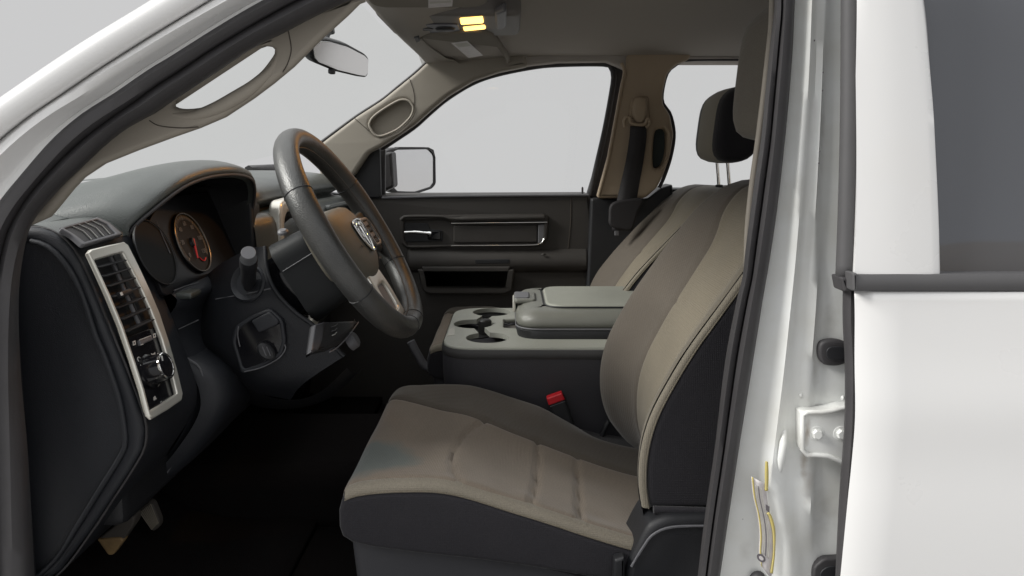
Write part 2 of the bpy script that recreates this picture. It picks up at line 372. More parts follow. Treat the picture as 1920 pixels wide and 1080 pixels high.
# centre pillar, painted
J0 = [(p[0] - 12, p[1]) for p in SB_R]
J1 = [(1526, -140), (1520, 0), (1513, 150), (1503, 300), (1492, 450), (1482, 560), (1468, 700), (1455, 800), (1446, 880), (1458, 960), (1474, 1040), (1478, 1150)]
J2 = [(1540, -140), (1535, 0), (1528, 150), (1517, 300), (1505, 450), (1497, 560), (1487, 700), (1480, 800), (1482, 880), (1496, 960), (1508, 1040), (1510, 1150)]
J3 = [(1556, -140), (1552, 0), (1546, 150), (1538, 300), (1533, 450), (1530, 560), (1526, 700), (1520, 800), (1520, 900), (1524, 1000), (1528, 1150)]
J4 = [(1562, -140), (1558, 0), (1552, 150), (1545, 300), (1540, 450), (1538, 560), (1536, 700), (1532, 800), (1532, 900), (1534, 1000), (1536, 1150)]
J5 = [(1650, -140), (1650, 1150)]
JY = (.098, .068, .080, .076, .084, .086)
pil = rails('centre_pillar', [L(J0, JY[0]), L(mixc(J0, J1, .35), .090), L(mixc(J0, J1, .8), .077), L(J1, JY[1]), L(J2, JY[2]), L(J3, JY[3]), L(J4, JY[4]), L(J5, JY[5]), L(J5, .16), L(J0, .18)], JAMB, TR, n=60, k=5)
BR, GY = (.26, .20, .14), (.42, .41, .38)
stains(JAMB, [(U(1503, 800, .08), (1, .25), .004, BR, .9), (U(1505, 870, .08), (1, .22), .005, BR, .8), (U(1515, 905, .08), (.8, .3), .008, BR, .35), (U(1530, 700, .08), (1, .3), .006, GY, .55), (U(1560, 600, .08), (1, .4), .010, GY, .5),
              (U(1490, 820, .08), (1, .5), .009, GY, .5), (U(1520, 765, .08), (.3, 1), .005, GY, .6), (U(1543, 240, .08), (1, .2), .004, GY, .5), (U(1548, 960, .08), (.7, .5), .014, GY, .5), (U(1400, 1040, .08), (1, .5), .008, GY, .4), (U(1585, 480, .08), (1, .3), .008, GY, .5)])
# embossed rib, nubs and little holes on it
def blob(name, px, py, Y, sx_, sz_, d, m, parent, n=16):
    c = U(px, py, Y); rows = []
    for i in range(7):
        t = i / 6 * math.pi / 2
        rows.append([c + Vector((sx_ * math.cos(t) * math.cos(a * 2 * math.pi / n), -d * math.sin(t), sz_ * math.cos(t) * math.sin(a * 2 * math.pi / n))) for a in range(n)])
    return grid(name, rows, m, parent, closed=True)
rib = tube('embossed_rib', [U(1471, 806, .078), U(1469, 830, .070), U(1465, 860, .070), U(1461, 888, .078)], [.0035, .0065, .0065, .003], JAMB, pil, flat=.8)
for px, py in ((1501, 741), (1580, 746)): blob('weld_nub', px, py, .079, .0026, .0034, .003, JAMB, pil)
for px, py in ((1527, 76), (1543, 136), (1542, 170), (1537, 284), (1535, 306), (1393, 973)): blob('paint_chip', px, py, .0745 if px > 1400 else .0900, .0009, .0012, .0008, INK, pil, 8)
# rubber plug and lower socket
o = plate('access_plug', loop2(xz([(1536, 662), (1539, 645), (1552, 638), (1575, 638), (1592, 648), (1592, 676), (1575, 686), (1552, 686), (1540, 678)], .073)), RUB, MY(.073), .012, .004, parent=pil)
plate('plug_dimple', loop2(xz([(1549, 662), (1556, 651), (1580, 651), (1586, 662), (1580, 674), (1556, 674)], .0715)), BLK, MY(.0705), .003, .001, parent=pil)
plate('lower_socket', rounded(xz([(1524, 1100), (1526, 1064), (1545, 1048), (1620, 1044), (1620, 1100)], .072), .006), RUB, MY(.072), .012, .003, parent=pil)
plate('lower_socket_recess', rounded(xz([(1536, 1100), (1538, 1072), (1552, 1062), (1620, 1060), (1620, 1100)], .071), .005), BLK, MY(.0705), .003, .001, parent=pil)
# rear door hinge: pressed leaf with two bolts
HG = [(1501, 772), (1511, 770), (1540, 771), (1560, 768), (1575, 763), (1640, 760), (1640, 900), (1590, 874), (1570, 866), (1552, 857), (1530, 856), (1512, 856), (1503, 846)]
hinge = plate('door_hinge', rounded(xz(HG, .062), .004), JAMB, MY(.062), .022, .003, parent=TR)
HG2 = [(1507, 780), (1515, 784), (1545, 784), (1565, 780), (1578, 777), (1640, 776), (1640, 880), (1592, 860), (1570, 852), (1552, 845), (1530, 843), (1515, 843), (1509, 838)]
tube('pressed_edge', [U(x, y, .0615) for x, y in [(1640, 762), (1578, 765), (1560, 770), (1540, 773), (1513, 773), (1505, 778), (1504, 842), (1513, 853), (1530, 853), (1552, 855), (1572, 863), (1592, 872), (1640, 893)]], .0032, JAMB, hinge, n=8)
for px in (1531, 1577):
    c = U(px, 813, .0615)
    b_ = lathe('hinge_bolt', c + Vector((0, .002, 0)), (0, -1, 0), [(0, .0098), (.0015, .0098), (.002, .0092), (.002, .0078)], JAMB, hinge, n=24)
    lathe('bolt_head', c, (0, -1, 0), [(0, .0066), (.0045, .0064), (.0055, .0054), (.0055, 0)], JAMB, hinge, n=6, ang=20)
# door jamb label with yellow bands
def ribbon(name, a, b, Y, m, parent, n=30):
    A, B = cr(L(a, Y), n), cr(L(b, Y), n)
    return grid(name, [[p, q] for p, q in zip(A, B)], m, parent, solid=.0004)
la = [(1408, 893), (1412, 930), (1420, 965), (1424, 1000), (1423, 1035), (1426, 1060)]
lb = [(1436, 908), (1438, 935), (1444, 965), (1450, 1000), (1450, 1040), (1446, 1085)]
LY = .0668
plab = ribbon('jamb_label', la, lb, LY, LABELW, TR); plab['label'] = 'white jamb label with yellow bands'
ribbon('yellow_band', mixc(la, lb, .05), mixc(la, lb, .16), LY - .0008, YELLOW, plab)
ribbon('yellow_band', [(1437, 962), (1441, 968), (1446, 985), (1449, 1005), (1449, 1040), (1444, 1074)], [(1442, 960), (1447, 968), (1452, 985), (1454, 1005), (1453, 1040), (1449, 1076)], LY - .0009, YELLOW, plab)
lab2 = ribbon('yellow_label', [(1435, 864), (1434, 885), (1434, 920)], [(1440, 866), (1441, 890), (1440, 920)], LY - .0006, YELLOW, TR)
for f0, f1 in ((.27, .31), (.36, .40), (.45, .50), (.56, .60), (.66, .70)):
    ribbon('print_line', mixc(la, lb, f0)[4:50], mixc(la, lb, f1)[4:50], LY - .0007, INK if f0 in (.45,) else LABEL, plab)
c = U(1427, 1046, LY - .0008)
lathe('round_emblem', c, (0, -1, 0), [(0, .0045), (.0006, .0045), (.0006, 0)], INK, plab, sx=1.5)
lathe('round_emblem', c + Vector((0, -.0006, 0)), (0, -1, 0), [(0, .0022), (.0006, .0022), (.0006, 0)], LABELW, plab, sx=1.5)
plate('print_block', xz([(1436, 946), (1443, 950), (1443, 961), (1437, 957)], LY - .001), INK, MY(LY - .001), .0006, .0001, parent=plab)
blob('rubber_bumper', 1420, 1086, .080, .011, .012, .012, RUB, pil)

# ------------------------------------------------------------------ rear door
def door_skin():
    le = [(1604, 546), (1605, 600), (1604, 690), (1603, 800), (1598, 880), (1592, 940), (1586, 1010), (1580, 1090), (1572, 1200), (1560, 1400)]
    pts = cr([(p[0], p[1], 0) for p in le], 50); rows = []
    for p in pts:
        z = U(p.x, p.y, 0).z; xl = U(p.x, p.y, 0).x
        d = -.003 * math.exp(-((z - 1.20) / .05) ** 2) + .010 * sst(1.10, .80, z) 
        row = [Vector((xl + .045, .06, z)), Vector((xl + .018, .022, z)), Vector((xl + .004, .008 + d, z))]
        for k in range(1, 16):
            f = (k / 15) ** 1.5; row.append(Vector((xl + .004 + f * 1.0, d - .004 * math.sin(f * 3), z)))
        rows.append(row)
    return rows
RD = grid('rear_door', door_skin(), PAINT, TR, ang=60, solid=.002, off=1); RD['label'] = 'closed white rear door beside the centre pillar'
# frame beside the glass, glass, black belt moulding, leading-edge rubber
fr = rails('window_frame', [L([(1604, -160), (1606, 0), (1606, 120), (1605, 300), (1602, 420), (1598, 514)], .03), L([(1605, -160), (1607, 0), (1607, 120), (1606, 300), (1603, 420), (1599, 514)], .003), L([(1608, -160), (1610, 0), (1610, 120), (1609, 300), (1606, 420), (1602, 514)], -.0005),
     L([(1660, -160), (1668, 0), (1672, 120), (1678, 300), (1680, 420), (1681, 514)], -.004), L([(1700, -160), (1727, 0), (1738, 120), (1750, 300), (1757, 420), (1760, 514)], -.001), L([(1702, -160), (1730, 0), (1741, 120), (1753, 300), (1759, 420), (1762, 514)], .004), L([(1703, -160), (1732, 0), (1743, 120), (1755, 300), (1761, 420), (1764, 514)], .03)], PAINT, RD, n=40, k=3)
fr['label'] = 'white window frame of the rear door'
g0 = U(1700, 540, .012); g1 = U(2900, -160, .012)
tl = Vector((0, .034, .44)).normalized()
gl = plate('window_glass', [(g0.x - .04, -.03), (g1.x, -.03), (g1.x, g1.z - g0.z + .05), (g0.x - .06, g1.z - g0.z + .05)], TINT, frame((0, .014, g0.z), (1, 0, 0), tl), .005, .001, parent=RD); gl['label'] = 'dark tinted rear window'
bm_ = rails('belt_moulding', [[Vector((U(1602, 500, 0).x, y, z)), Vector((1.2, y, z))] for y, z in [(.03, U(0, 512, 0).z), (-.001, U(0, 513, 0).z), (-.006, U(0, 517, 0).z), (-.0075, U(0, 530, 0).z), (-.006, U(0, 541, 0).z), (-.001, U(0, 545, 0).z), (.03, U(0, 546, 0).z)]], RUBG, RD, n=4, k=3, ang=50, caps=False)
plate('moulding_end', rounded(xz([(1599, 512), (1608, 512), (1608, 546), (1599, 546)], -.008), .002), RUBG, MY(-.0085), .03, .003, parent=RD)
rails('edge_rubber', [L([(1577, -160), (1576, 0), (1575, 200), (1571, 380), (1566, 520)], y) if i == 0 else L([(1577 + dx, -160), (1576 + dx, 0), (1575 + dx, 200), (1571 + dx, 380), (1566 + dx, 520)], y) for i, (dx, y) in enumerate([(0, .06), (1, .03), (4, .018), (16, .012), (29, .010), (33, .016), (36, .04)])], RUBG, RD, n=30, k=2, solid=.002, off=1)
ES = [(1579, 530), (1583, 545), (1583, 600), (1587, 690), (1586, 790), (1580, 880), (1576, 940), (1571, 1040), (1564, 1180)]
rails('edge_seal', [L([(x + dx, y) for x, y in ES], yy) for dx, yy in [(0, .07), (1, .035), (5, .022), (12, .022), (17, .028), (22, .04)]], RUB, RD, n=40, k=2, solid=.002, off=1)
plate('seal_corner', rounded(xz([(1577, 520), (1600, 520), (1602, 546), (1582, 548)], .008), .003), RUB, MY(.008), .03, .004, parent=RD)

# ------------------------------------------------------------------ windshield pillar trim, driver's side, with grab handle
TO = [(678, -12), (600, 16), (524, 55), (475, 78), (404, 125), (324, 178), (280, 207), (237, 230), (190, 267), (148, 307), (116, 338), (89, 368), (62, 396), (48, 416)]
TI = [(50, 424), (86, 408), (104, 387), (130, 355), (151, 333), (190, 307), (252, 282), (320, 257), (369, 240), (418, 219), (471, 184), (509, 155.5), (547, 124), (600, 71), (650, 26), (690, -14)]
HO = [(322, 198), (323, 187), (333, 174), (386, 137), (436, 107), (467, 90), (485, 85), (500, 85), (510, 88), (513, 97), (504, 112), (489, 131), (474, 144), (458, 155.5), (435, 170), (413, 183), (395, 194), (378, 200), (358, 203), (338, 203)]
tr = plate('pillar_trim', xz(TO + TI, .115), BEIGE, MY(.115), .018, .007, holes=[loop2(xz(HO, .115), 60)], parent=TR, res=5, ang=70); tr['label'] = 'beige windshield pillar trim with grab handle opening'
# handle bar bulging towards the door
hp = L([(322, 214), (360, 217), (402, 205), (442, 184), (478, 160), (508, 132), (521, 106)], .118)
tube('grab_handle', cr(hp, 24), [.003 + .0065 * math.sin(math.pi * i / 23) for i in range(24)], BEIGE, tr, n=12, flat=1.0)
def seamline(name, pts, Y, parent, m, r=.0007):
    return tube(name, cr(L(pts, Y), 24), r, m, parent, n=6)
SEAM = mat('seam_dark', (.07, .06, .05), .9)  # dark brown line colour for the trim and panel joints
seamline('trim_joint', [(539, 52), (543, 70), (546, 90), (544, 105), (538, 122), (530, 136)], .1148, tr, SEAM)
seamline('trim_joint', [(280, 226), (293, 234), (312, 238), (345, 240), (372, 238)], .1148, tr, SEAM)

# ------------------------------------------------------------------ passenger side wall of the cab
PY = 1.66
UPE = [(655, 420), (662, 330), (690, 288), (715, 275), (746, 255), (778, 233), (809, 205), (841, 179), (888, 151), (935, 135), (1000, 123), (1048, 118.5), (1137, 117), (1148, 124), (1152, 141), (1133, 241), (1118, 307), (1105, 366), (1090, 420)]
# pillar trim far side
AT = [(803, 113), (778, 136), (746, 162), (715, 187), (667, 218), (605, 265), (590, 280), (600, 330), (640, 345), (662, 330), (690, 288), (715, 275), (746, 255), (778, 233), (809, 205), (841, 179), (888, 151), (935, 135), (990, 124), (985, 100), (900, 95), (830, 100)]
OV = [(693, 238), (693, 230), (700, 219), (720, 204), (746, 189), (757, 187), (766, 189), (775, 201), (771, 217), (760, 230), (746, 242), (730, 250), (715, 255), (703, 253)]
at = plate('pillar_trim', rounded(xz(AT, 1.60), .01), BEIGE, MY(1.60), .05, .014, holes=[loop2(xz(OV, 1.6), 40)], parent=TR, res=5, ang=70); at['label'] = 'beige pillar trim on the passenger side with oval recess'
plate('recess_back', loop2(xz([(688, 228), (746, 184), (770, 184), (780, 205), (745, 247), (712, 260), (692, 250)], 1.635)), BEIGE, MY(1.632), .02, .003, parent=at)
tube('recess_lip', cr(L(OV, 1.599), 40, True), .004, BEIGE, at, closed=True, n=8)
seamline('trim_joint', [(768, 148), (775, 170), (777, 190), (773, 208)], 1.5995, at, SEAM, .001)
seamline('trim_joint', [(665, 222), (680, 235), (692, 246)], 1.5995, at, SEAM, .001)
tube('glass_edge', cr(L([(812, 106), (803, 114), (778, 137), (746, 163), (715, 188), (667, 219), (600, 268)], 1.61), 30), .005, RUB, TR, n=8)
# centre pillar trim far side with belt slot
BT = [(1176, 100), (1174, 126), (1167, 156), (1155, 222), (1141, 296), (1120, 372), (1210, 372), (1233, 352), (1244, 330), (1257, 293), (1264, 252), (1257, 215), (1244, 196), (1243, 174), (1252, 137), (1270, 120), (1293, 112), (1300, 90)]
SL = [(1228, 250), (1233, 243), (1244, 241), (1250, 248), (1251, 270), (1248, 295), (1241, 311), (1230, 316), (1225, 310), (1225, 280)]
bt = plate('centre_pillar_trim', rounded(xz(BT, 1.60), .012), TANP, MY(1.60), .06, .012, holes=[loop2(xz(SL, 1.6), 30)], parent=TR, res=4, ang=70); bt['label'] = 'tan centre pillar trim with belt guide'
plate('slot_back', rounded(xz([(1224, 240), (1255, 240), (1255, 318), (1222, 318)], 1.64), .006), mat('slot_green', (.02, .03, .028), .5), MY(1.64), .01, .002, parent=bt)
tube('slot_lip', cr(L([(1247, 236), (1255, 250), (1256, 275), (1251, 300), (1243, 316), (1230, 321)], 1.599), 20), .004, TANP, bt, n=8)
tube('trim_edge', cr(L([(1165, 118), (1171, 135), (1167, 156), (1155, 222), (1141, 296), (1122, 368)], 1.598), 30), .0055, TANP, bt, n=8)
# passenger door: panel, frame gasket, glass
PD = plate('passenger_door', rounded(xz([(640, 366), (1106, 364), (1112, 420), (1108, 560), (1090, 900), (560, 900), (600, 480)], PY), .008), DOORP, MY(PY), .16, .012, parent=TR); PD['label'] = 'dark inner panel of the closed passenger door'
gk = tube('window_gasket', cr(L([(700, 283), (715, 278), (746, 258), (778, 236), (809, 208), (841, 182), (888, 154), (935, 138), (1000, 125), (1048, 120.5), (1130, 119.5), (1146, 126), (1151, 143), (1148, 170), (1135, 241), (1120, 307), (1106, 368)], 1.69), 60), .010, RUB, PD, n=8)
plate('frame_edge', xz([(1140, 112), (1180, 112), (1172, 160), (1126, 372), (1098, 372), (1118, 307), (1133, 241), (1150, 160), (1150, 141)], 1.70), RUB, MY(1.70), .03, .003, parent=PD)
wv_ = L([(700, 370), (700, 283), (746, 256), (809, 205), (888, 151), (1000, 121), (1137, 116), (1150, 141), (1118, 307), (1104, 370)], 1.72)
mesh('window_glass', wv_, [tuple(range(len(wv_)))], CLEAR, PD)
tube('sill_edge', L([(716, 371), (820, 368.5), (1000, 366.5), (1104, 366)], PY - .004), .0045, GREYP, PD, n=8)
# sail panel beside the mirror
plate('sail_panel', rounded(xz([(648, 372), (655, 318), (668, 300), (690, 286), (712, 276), (714, 372)], 1.645), .01), BLK, MY(1.645), .03, .006, parent=PD)
plate('sail_frame', rounded(xz([(708, 282), (722, 280), (722, 366), (708, 368)], 1.68), .004), RUB, MY(1.68), .02, .004, parent=PD)
# lock pin, door rear edge
lathe('lock_pin', U(1092, 366, PY + .02), (0, 0, 1), [(0, .005), (.004, .0035), (.024, .0035), (.028, .002)], RUB, PD, n=10)
seamline('panel_joint', [(1071, 368), (1069, 430), (1062, 490)], PY - .0005, PD, SEAM, .0012)
# upper trim: long raised bezel with handle cup and padded insert
bz = [(748, 408), (760, 404), (900, 402), (1020, 401), (1029, 406), (1029, 420), (1027, 448), (1018, 461), (1006, 463), (850, 463), (800, 466), (764, 466), (752, 458)]
hz = [(757, 414), (830, 412), (846, 417), (1018, 416), (1018, 440), (1012, 455), (1004, 458), (846, 459), (764, 460), (758, 450)]
zz = rounded(xz(bz, PY - .014), .008)
db_ = plate('door_bezel', zz, DOORP, MY(PY - .014), .024, .006, holes=[rounded(xz(hz, PY - .014), .006)], parent=PD)
plate('padded_insert', rounded(xz([(850, 423), (1008, 421), (1008, 455), (850, 456)], PY - .006), .008), DOORP, MY(PY - .007), .01, .005, parent=PD)
tube('trim_strip', L([(846, 418.5), (930, 417.5), (1026, 416.5)], PY - .016), .0022, CHROME, PD, n=8)
tube('trim_strip', cr(L([(846, 460.5), (930, 460), (1004, 459), (1016, 455), (1021, 446)], PY - .016), 20), .0022, CHROME, PD, n=8)
plate('bezel_end', rounded(xz([(1009, 422), (1021, 420), (1021, 446), (1012, 456), (1009, 456)], PY - .012), .003), GREYP, MY(PY - .013), .01, .003, parent=PD)
tube('bezel_top', cr(L([(752, 412), (762, 406), (830, 406), (848, 410), (930, 409), (1020, 407)], PY - .014), 30), [.006 if i < 13 else .009 for i in range(30)], DOORP, PD, n=10)
# door handle in its cup
dh = plate('handle_cup', rounded(xz([(756, 418), (802, 418), (806, 430), (830, 432), (830, 452), (758, 454)], PY - .004), .006), BLK, MY(PY - .0045), .006, .002, parent=PD)
hd = tube('door_handle', cr(L([(758, 436), (775, 435.5), (795, 437), (808, 439)], PY - .022), 12), [.0045] * 4 + [.006] * 6 + [.0085, .009], CHROME, PD, n=10, flat=.5)
plate('handle_base', rounded(xz([(800, 432), (826, 433), (826, 450), (802, 449)], PY - .010), .004), GLOSS, MY(PY - .011), .008, .003, parent=PD)
# armrest ledge, pull cup, map pocket
def yz_prism(name, X0, X1, prof, m, parent, ang=40, bev=.004):
    V = [(X0, y, z) for y, z in prof] + [(X1, y, z) for y, z in prof]; n = len(prof)
    Fc = [tuple(range(n)), tuple(range(2 * n - 1, n - 1, -1))] + [(i, (i + 1) % n, n + (i + 1) % n, n + i) for i in range(n)]
    o = mesh(name, V, Fc, m, parent, ang)
    if bev:
        b = o.modifiers.new('round', 'BEVEL'); b.width = bev; b.segments = 3; b.limit_method = 'ANGLE'
    return o
ax0, ax1 = U(762, 480, 1.64).x, U(1104, 480, 1.65).x
za, zb = U(0, 476, 1.63).z, U(0, 508, 1.58).z
arm = yz_prism('armrest', ax0, ax1, [(1.68, za + .034), (1.662, za + .016), (1.648, za - .002), (1.639, za - .018), (1.637, zb + .012), (1.646, zb - .010), (1.68, zb - .030)], DOORP, PD, bev=.012)
plate('pull_cup', rounded(xz([(890, 487), (955, 486), (955, 494), (892, 495)], 1.6365), .003), BLK, MY(1.6365), .006, .002, parent=PD)
blob('courtesy_button', 1019, 477, 1.64, .008, .004, .006, DOORP, PD)
pk = plate('map_pocket', rounded(xz([(782, 505), (965, 505), (960, 545), (945, 552), (805, 552), (792, 545)], 1.63), .008), DOORP, MY(1.63), .04, .006, holes=[rounded(xz([(790, 500), (957, 500), (951, 540), (944, 544), (806, 544), (797, 540)], 1.63), .006)], parent=PD)
plate('pocket_back', rounded(xz([(785, 500), (960, 500), (955, 548), (800, 548)], 1.643), .006), DOORP, MY(1.643), .006, .002, parent=PD)
# rear edge of passenger door / black jamb below the pillar trim
plate('lower_pillar_trim', rounded(xz([(1108, 372), (1215, 372), (1240, 352), (1262, 345), (1262, 900), (1085, 900), (1100, 560)], 1.63), .01), BLK, MY(1.63), .1, .01, parent=TR)
tube('door_gap_seal', cr(L([(1112, 372), (1114, 430), (1110, 520), (1098, 640)], 1.645), 20), .010, RUB, TR, n=8)
# rear passenger door below the glass, roof rail, rear cab wall
plate('rear_side_panel', xz([(1240, 354), (1900, 354), (1900, 1000), (1240, 1000)], 1.66), BLK, MY(1.68), .1, .01, parent=TR)
rg = L([(1225, 356), (1225, 100), (1800, 100), (1800, 356)], 1.70)
mesh('rear_side_glass', rg, [(0, 1, 2, 3)], CLEAR, TR)
tube('rear_window_gasket', cr(L([(1236, 352), (1246, 330), (1258, 293), (1264, 252), (1257, 215), (1243, 194), (1242, 172), (1251, 137), (1268, 121), (1293, 112), (1400, 111)], 1.63), 40), .006, RUB, TR, n=8)
# headliner and roof
def roofz(X, Y):
    v = (Y - .9) / .78
    z = 1.862 - .058 * abs(v) ** 3.2
    z -= .072 * sst(.12, -.27, X) * (1 - .85 * min(1, abs(v)) ** 2.5)
    return z
rows = [[Vector((x, y, roofz(x, y))) for y in np.linspace(.10, 1.70, 34)] for x in np.linspace(-.28, 1.75, 40)]
hl = grid('headliner', rows, HEAD, TR, ang=60, solid=.02, off=1); hl['label'] = 'grey cloth headliner'
rows = [[Vector((x, y, roofz(x, y) + .035)) for y in np.linspace(.06, 1.76, 20)] for x in np.linspace(-.31, 1.9, 20)]
grid('roof', rows, PAINT, TR, ang=60, solid=.01, off=1)
plate('side_roof_rail', xz([(985, 90), (935, 132), (1000, 121), (1048, 116), (1137, 114.5), (1156, 122), (1174, 130), (1250, 138), (1270, 119), (1293, 111), (1420, 110), (1700, 108), (1700, 60), (1000, 60)], 1.62), HEAD, MY(1.615), .06, .010, parent=TR, ang=70)
# visible trim line between headliner side rail and pillar
# windshield
ws = [U(818, 104, 1.60), U(600, 268, 1.62), Vector((-.93, 1.35, 1.44)), Vector((-1.0, .95, 1.44)), Vector((-.95, .5, 1.44)), U(60, 400, .14), U(560, 30, .14), Vector((-.30, .5, 1.80)), Vector((-.31, .95, 1.805))]
mesh('windshield', ws, [(0, 1, 2, 8), (8, 2, 3), (8, 3, 4, 7), (7, 4, 5, 6)], WSG, TR)
plate('kick_panel', [(-1.06, .60), (-.50, .60), (-.50, 1.36), (-1.06, 1.42)], BLK, MY(1.675), .04, .004, parent=TR)
plate('kick_panel', [(-1.06, .60), (-.72, .60), (-.72, 1.2), (-.72, 1.39), (-1.06, 1.42)], BLK, MY(.20), .02, .004, parent=TR)
# floor, firewall, back wall, sills
box('floor', (.45, .90, .62), (2.7, 1.6, .04), CARPET, TR, 0)
rails('firewall', [[Vector((x, .12, z)), Vector((x, 1.7, z))] for x, z in ((-.45, .645), (-.72, .66), (-.90, .80), (-1.0, 1.0), (-1.02, 1.42))], CARPET, TR, n=4, k=3, solid=.02)
plate('rear_wall', [(.12, .6), (1.7, .6), (1.7, 1.9), (.12, 1.9)], BLK, frame((1.78, 0, 0), (0, 1, 0), (0, 0, 1)), .04, .004, holes=[rounded([(.35, 1.42), (1.45, 1.42), (1.40, 1.76), (.40, 1.76)], .04)], parent=TR)
plate('door_sill', xz([(-60, 1230), (1330, 1230), (1330, 1300), (-60, 1300)], .10), BLK, MY(.10), .12, .01, parent=TR)
tunnel = box('floor_tunnel', (-.2, 1.0, .70), (1.5, .42, .16), CARPET, TR, .05, seg=4)
box('rear_inner_wall', (1.25, .13, 1.0), (.9, .03, .72), BLK, TR, .005)

# ------------------------------------------------------------------ passenger side door mirror
SM_Y = 1.96
MG = [(741, 284), (750, 280), (803, 280), (811, 284), (814, 296), (814, 342), (808, 350), (780, 359), (748, 359), (741, 352)]
nn = Vector((.78, -.62, -.045))
nn.normalize(); P0 = U(778, 320, SM_Y + .06); sx_ = Vector((0, 0, 1)).cross(nn).normalized(); Mm = frame(P0, sx_, nn.cross(sx_)); zax = Vector((Mm[0][2], Mm[1][2], Mm[2][2]))
HO_ = toM(Mm, [(722, 284), (735, 277), (806, 276), (818, 290), (819, 345), (812, 354), (782, 364), (735, 362), (722, 352)], P0, zax); GO_ = toM(Mm, MG, P0, zax)
mh = plate('side_mirror', rounded(HO_, .016, 6), RUB, Mm, .025, .008, holes=[GO_], parent=TR, ang=60); mh['label'] = 'black passenger door mirror seen through the far window'
gc_ = (sum(p[0] for p in GO_) / 10, sum(p[1] for p in GO_) / 10)
plate('mirror_glass', [(gc_[0] + (a - gc_[0]) * 1.04, gc_[1] + (b - gc_[1]) * 1.04) for a, b in GO_], MIRROR, Mm @ Matrix.Translation((0, 0, -.006)), .003, .0005, parent=mh)
hr_ = rounded(HO_, .016, 6)
grid('mirror_shell', [[Mm @ Vector((a, b, -.02)) for a, b in hr_], [Mm @ Vector((gc_[0] + (a - gc_[0]) * .97, gc_[1] + (b - gc_[1]) * .97, -.05)) for a, b in hr_], [Mm @ Vector((gc_[0] + (a - gc_[0]) * .8, gc_[1] + (b - gc_[1]) * .8, -.09)) for a, b in hr_]], RUB, mh, closed=True, caps=True)
plate('mirror_arm', rounded(xz([(708, 290), (738, 284), (742, 350), (708, 366)], 1.84), .01), RUB, MY(1.80), .10, .01, parent=mh)

# ================================================================== dashboard
DB = thing('dashboard', 'black dashboard with silver trimmed vents and hooded gauges', 'dashboard', (-.7, .9, .62))
# side profile of the dash end, front (left) to back
ENDP = [(20, 428), (55, 425), (80, 427), (100, 434), (118, 446), (135, 464), (150, 490), (165, 520), (182, 560), (200, 605), (218, 648), (235, 690), (253, 736), (268, 780), (272, 806), (268, 840), (246, 880), (221, 918), (170, 995), (115, 1068), (47, 1120)]
E0 = [Vector((x, 0, z)) for x, z in xz(ENDP, .23)]
def at(e_, Y, dx=0, dz=0): return [Vector((p.x + dx, Y, p.z + dz)) for p in e_]
cap_poly = [(p.x, p.z) for p in E0] + [(-1.0, .88), (-1.0, 1.40)]
IN = [(58, 452), (82, 458), (103, 472), (124, 496), (145, 532), (162, 576), (178, 625), (195, 665), (211, 708), (223, 745), (231, 785), (235, 832), (222, 862), (187, 918), (150, 978), (106, 1046), (60, 1090)]
inn = xz(IN, .222) + [(-.98, .90), (-.98, 1.36)]
dc = plate('dash_end_cap', cap_poly, DASHF, MY(.222), .03, .008, holes=[inn], parent=DB, ang=60)
plate('end_panel', xz([(40, 440)] + IN + [(40, 1100)], .232) + [(-1.0, .88), (-1.0, 1.38)], DASHF, MY(.231), .02, .004, parent=dc)
tube('end_rim', cr([Vector((x, .2215, z)) for x, z in xz(IN, .2215)], 50), .004, DASHF, dc, n=8)
tube('end_joint', cr([Vector((p.x + .002, .231, p.z - .001)) for p in E0[1:]], 50), .0022, RUB, dc, n=6)
# fascia skin running across the truck
rows_Y = [(.236, 0), (.244, .004), (.30, .005), (.39, .004), (.412, .002), (.424, -.006)]
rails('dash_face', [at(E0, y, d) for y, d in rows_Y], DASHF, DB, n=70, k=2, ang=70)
# vent bezel on the face
PB = Vector((-.6105, .25, 1.354)); dn = Vector((.087, 0, -.244)).normalized(); NB = Vector((-dn.z, 0, dn.x)); NB = NB if NB.x > 0 else -NB
MB = frame(PB + NB * .004, (0, 1, 0), -dn)                  # local x = across the truck, y = up the face, z = out of it
def onB(pts, off=.004): return toM(MB, pts, PB + NB * off, NB)
BO = [(167, 474), (172, 467), (205, 459), (234, 453), (241, 458), (262, 500), (283, 545), (301, 588), (318, 640), (333, 692), (344, 738), (342, 750), (316, 768), (287, 785), (280, 778), (268, 730), (250, 675), (228, 610), (205, 555), (185, 512)]
BI = [(178, 488), (205, 480), (231, 473), (248, 505), (266, 540), (285, 583), (305, 635), (321, 690), (333, 737), (306, 755), (281, 770), (270, 728), (252, 672), (230, 608), (208, 555), (190, 515)]
bz = plate('vent_bezel', onB(BO), SILVER, MB, .008, .0030, holes=[rounded(onB([BI[i] for i in (0, 2, 4, 6, 8, 9, 10, 12, 14, 15)] if False else BI), .002)], parent=DB, ang=50, res=4); bz['label'] = 'satin silver bezel round the left vent and light switches'
MBk = frame(PB - NB * .016, (0, 1, 0), -dn)
plate('vent_recess', onB([(170, 480), (238, 465), (345, 745), (285, 785)], -.016), BLK, MBk, .006, .001, parent=DB)
def onBv(px, py, off): return onplane(px, py, PB + NB * off, NB)
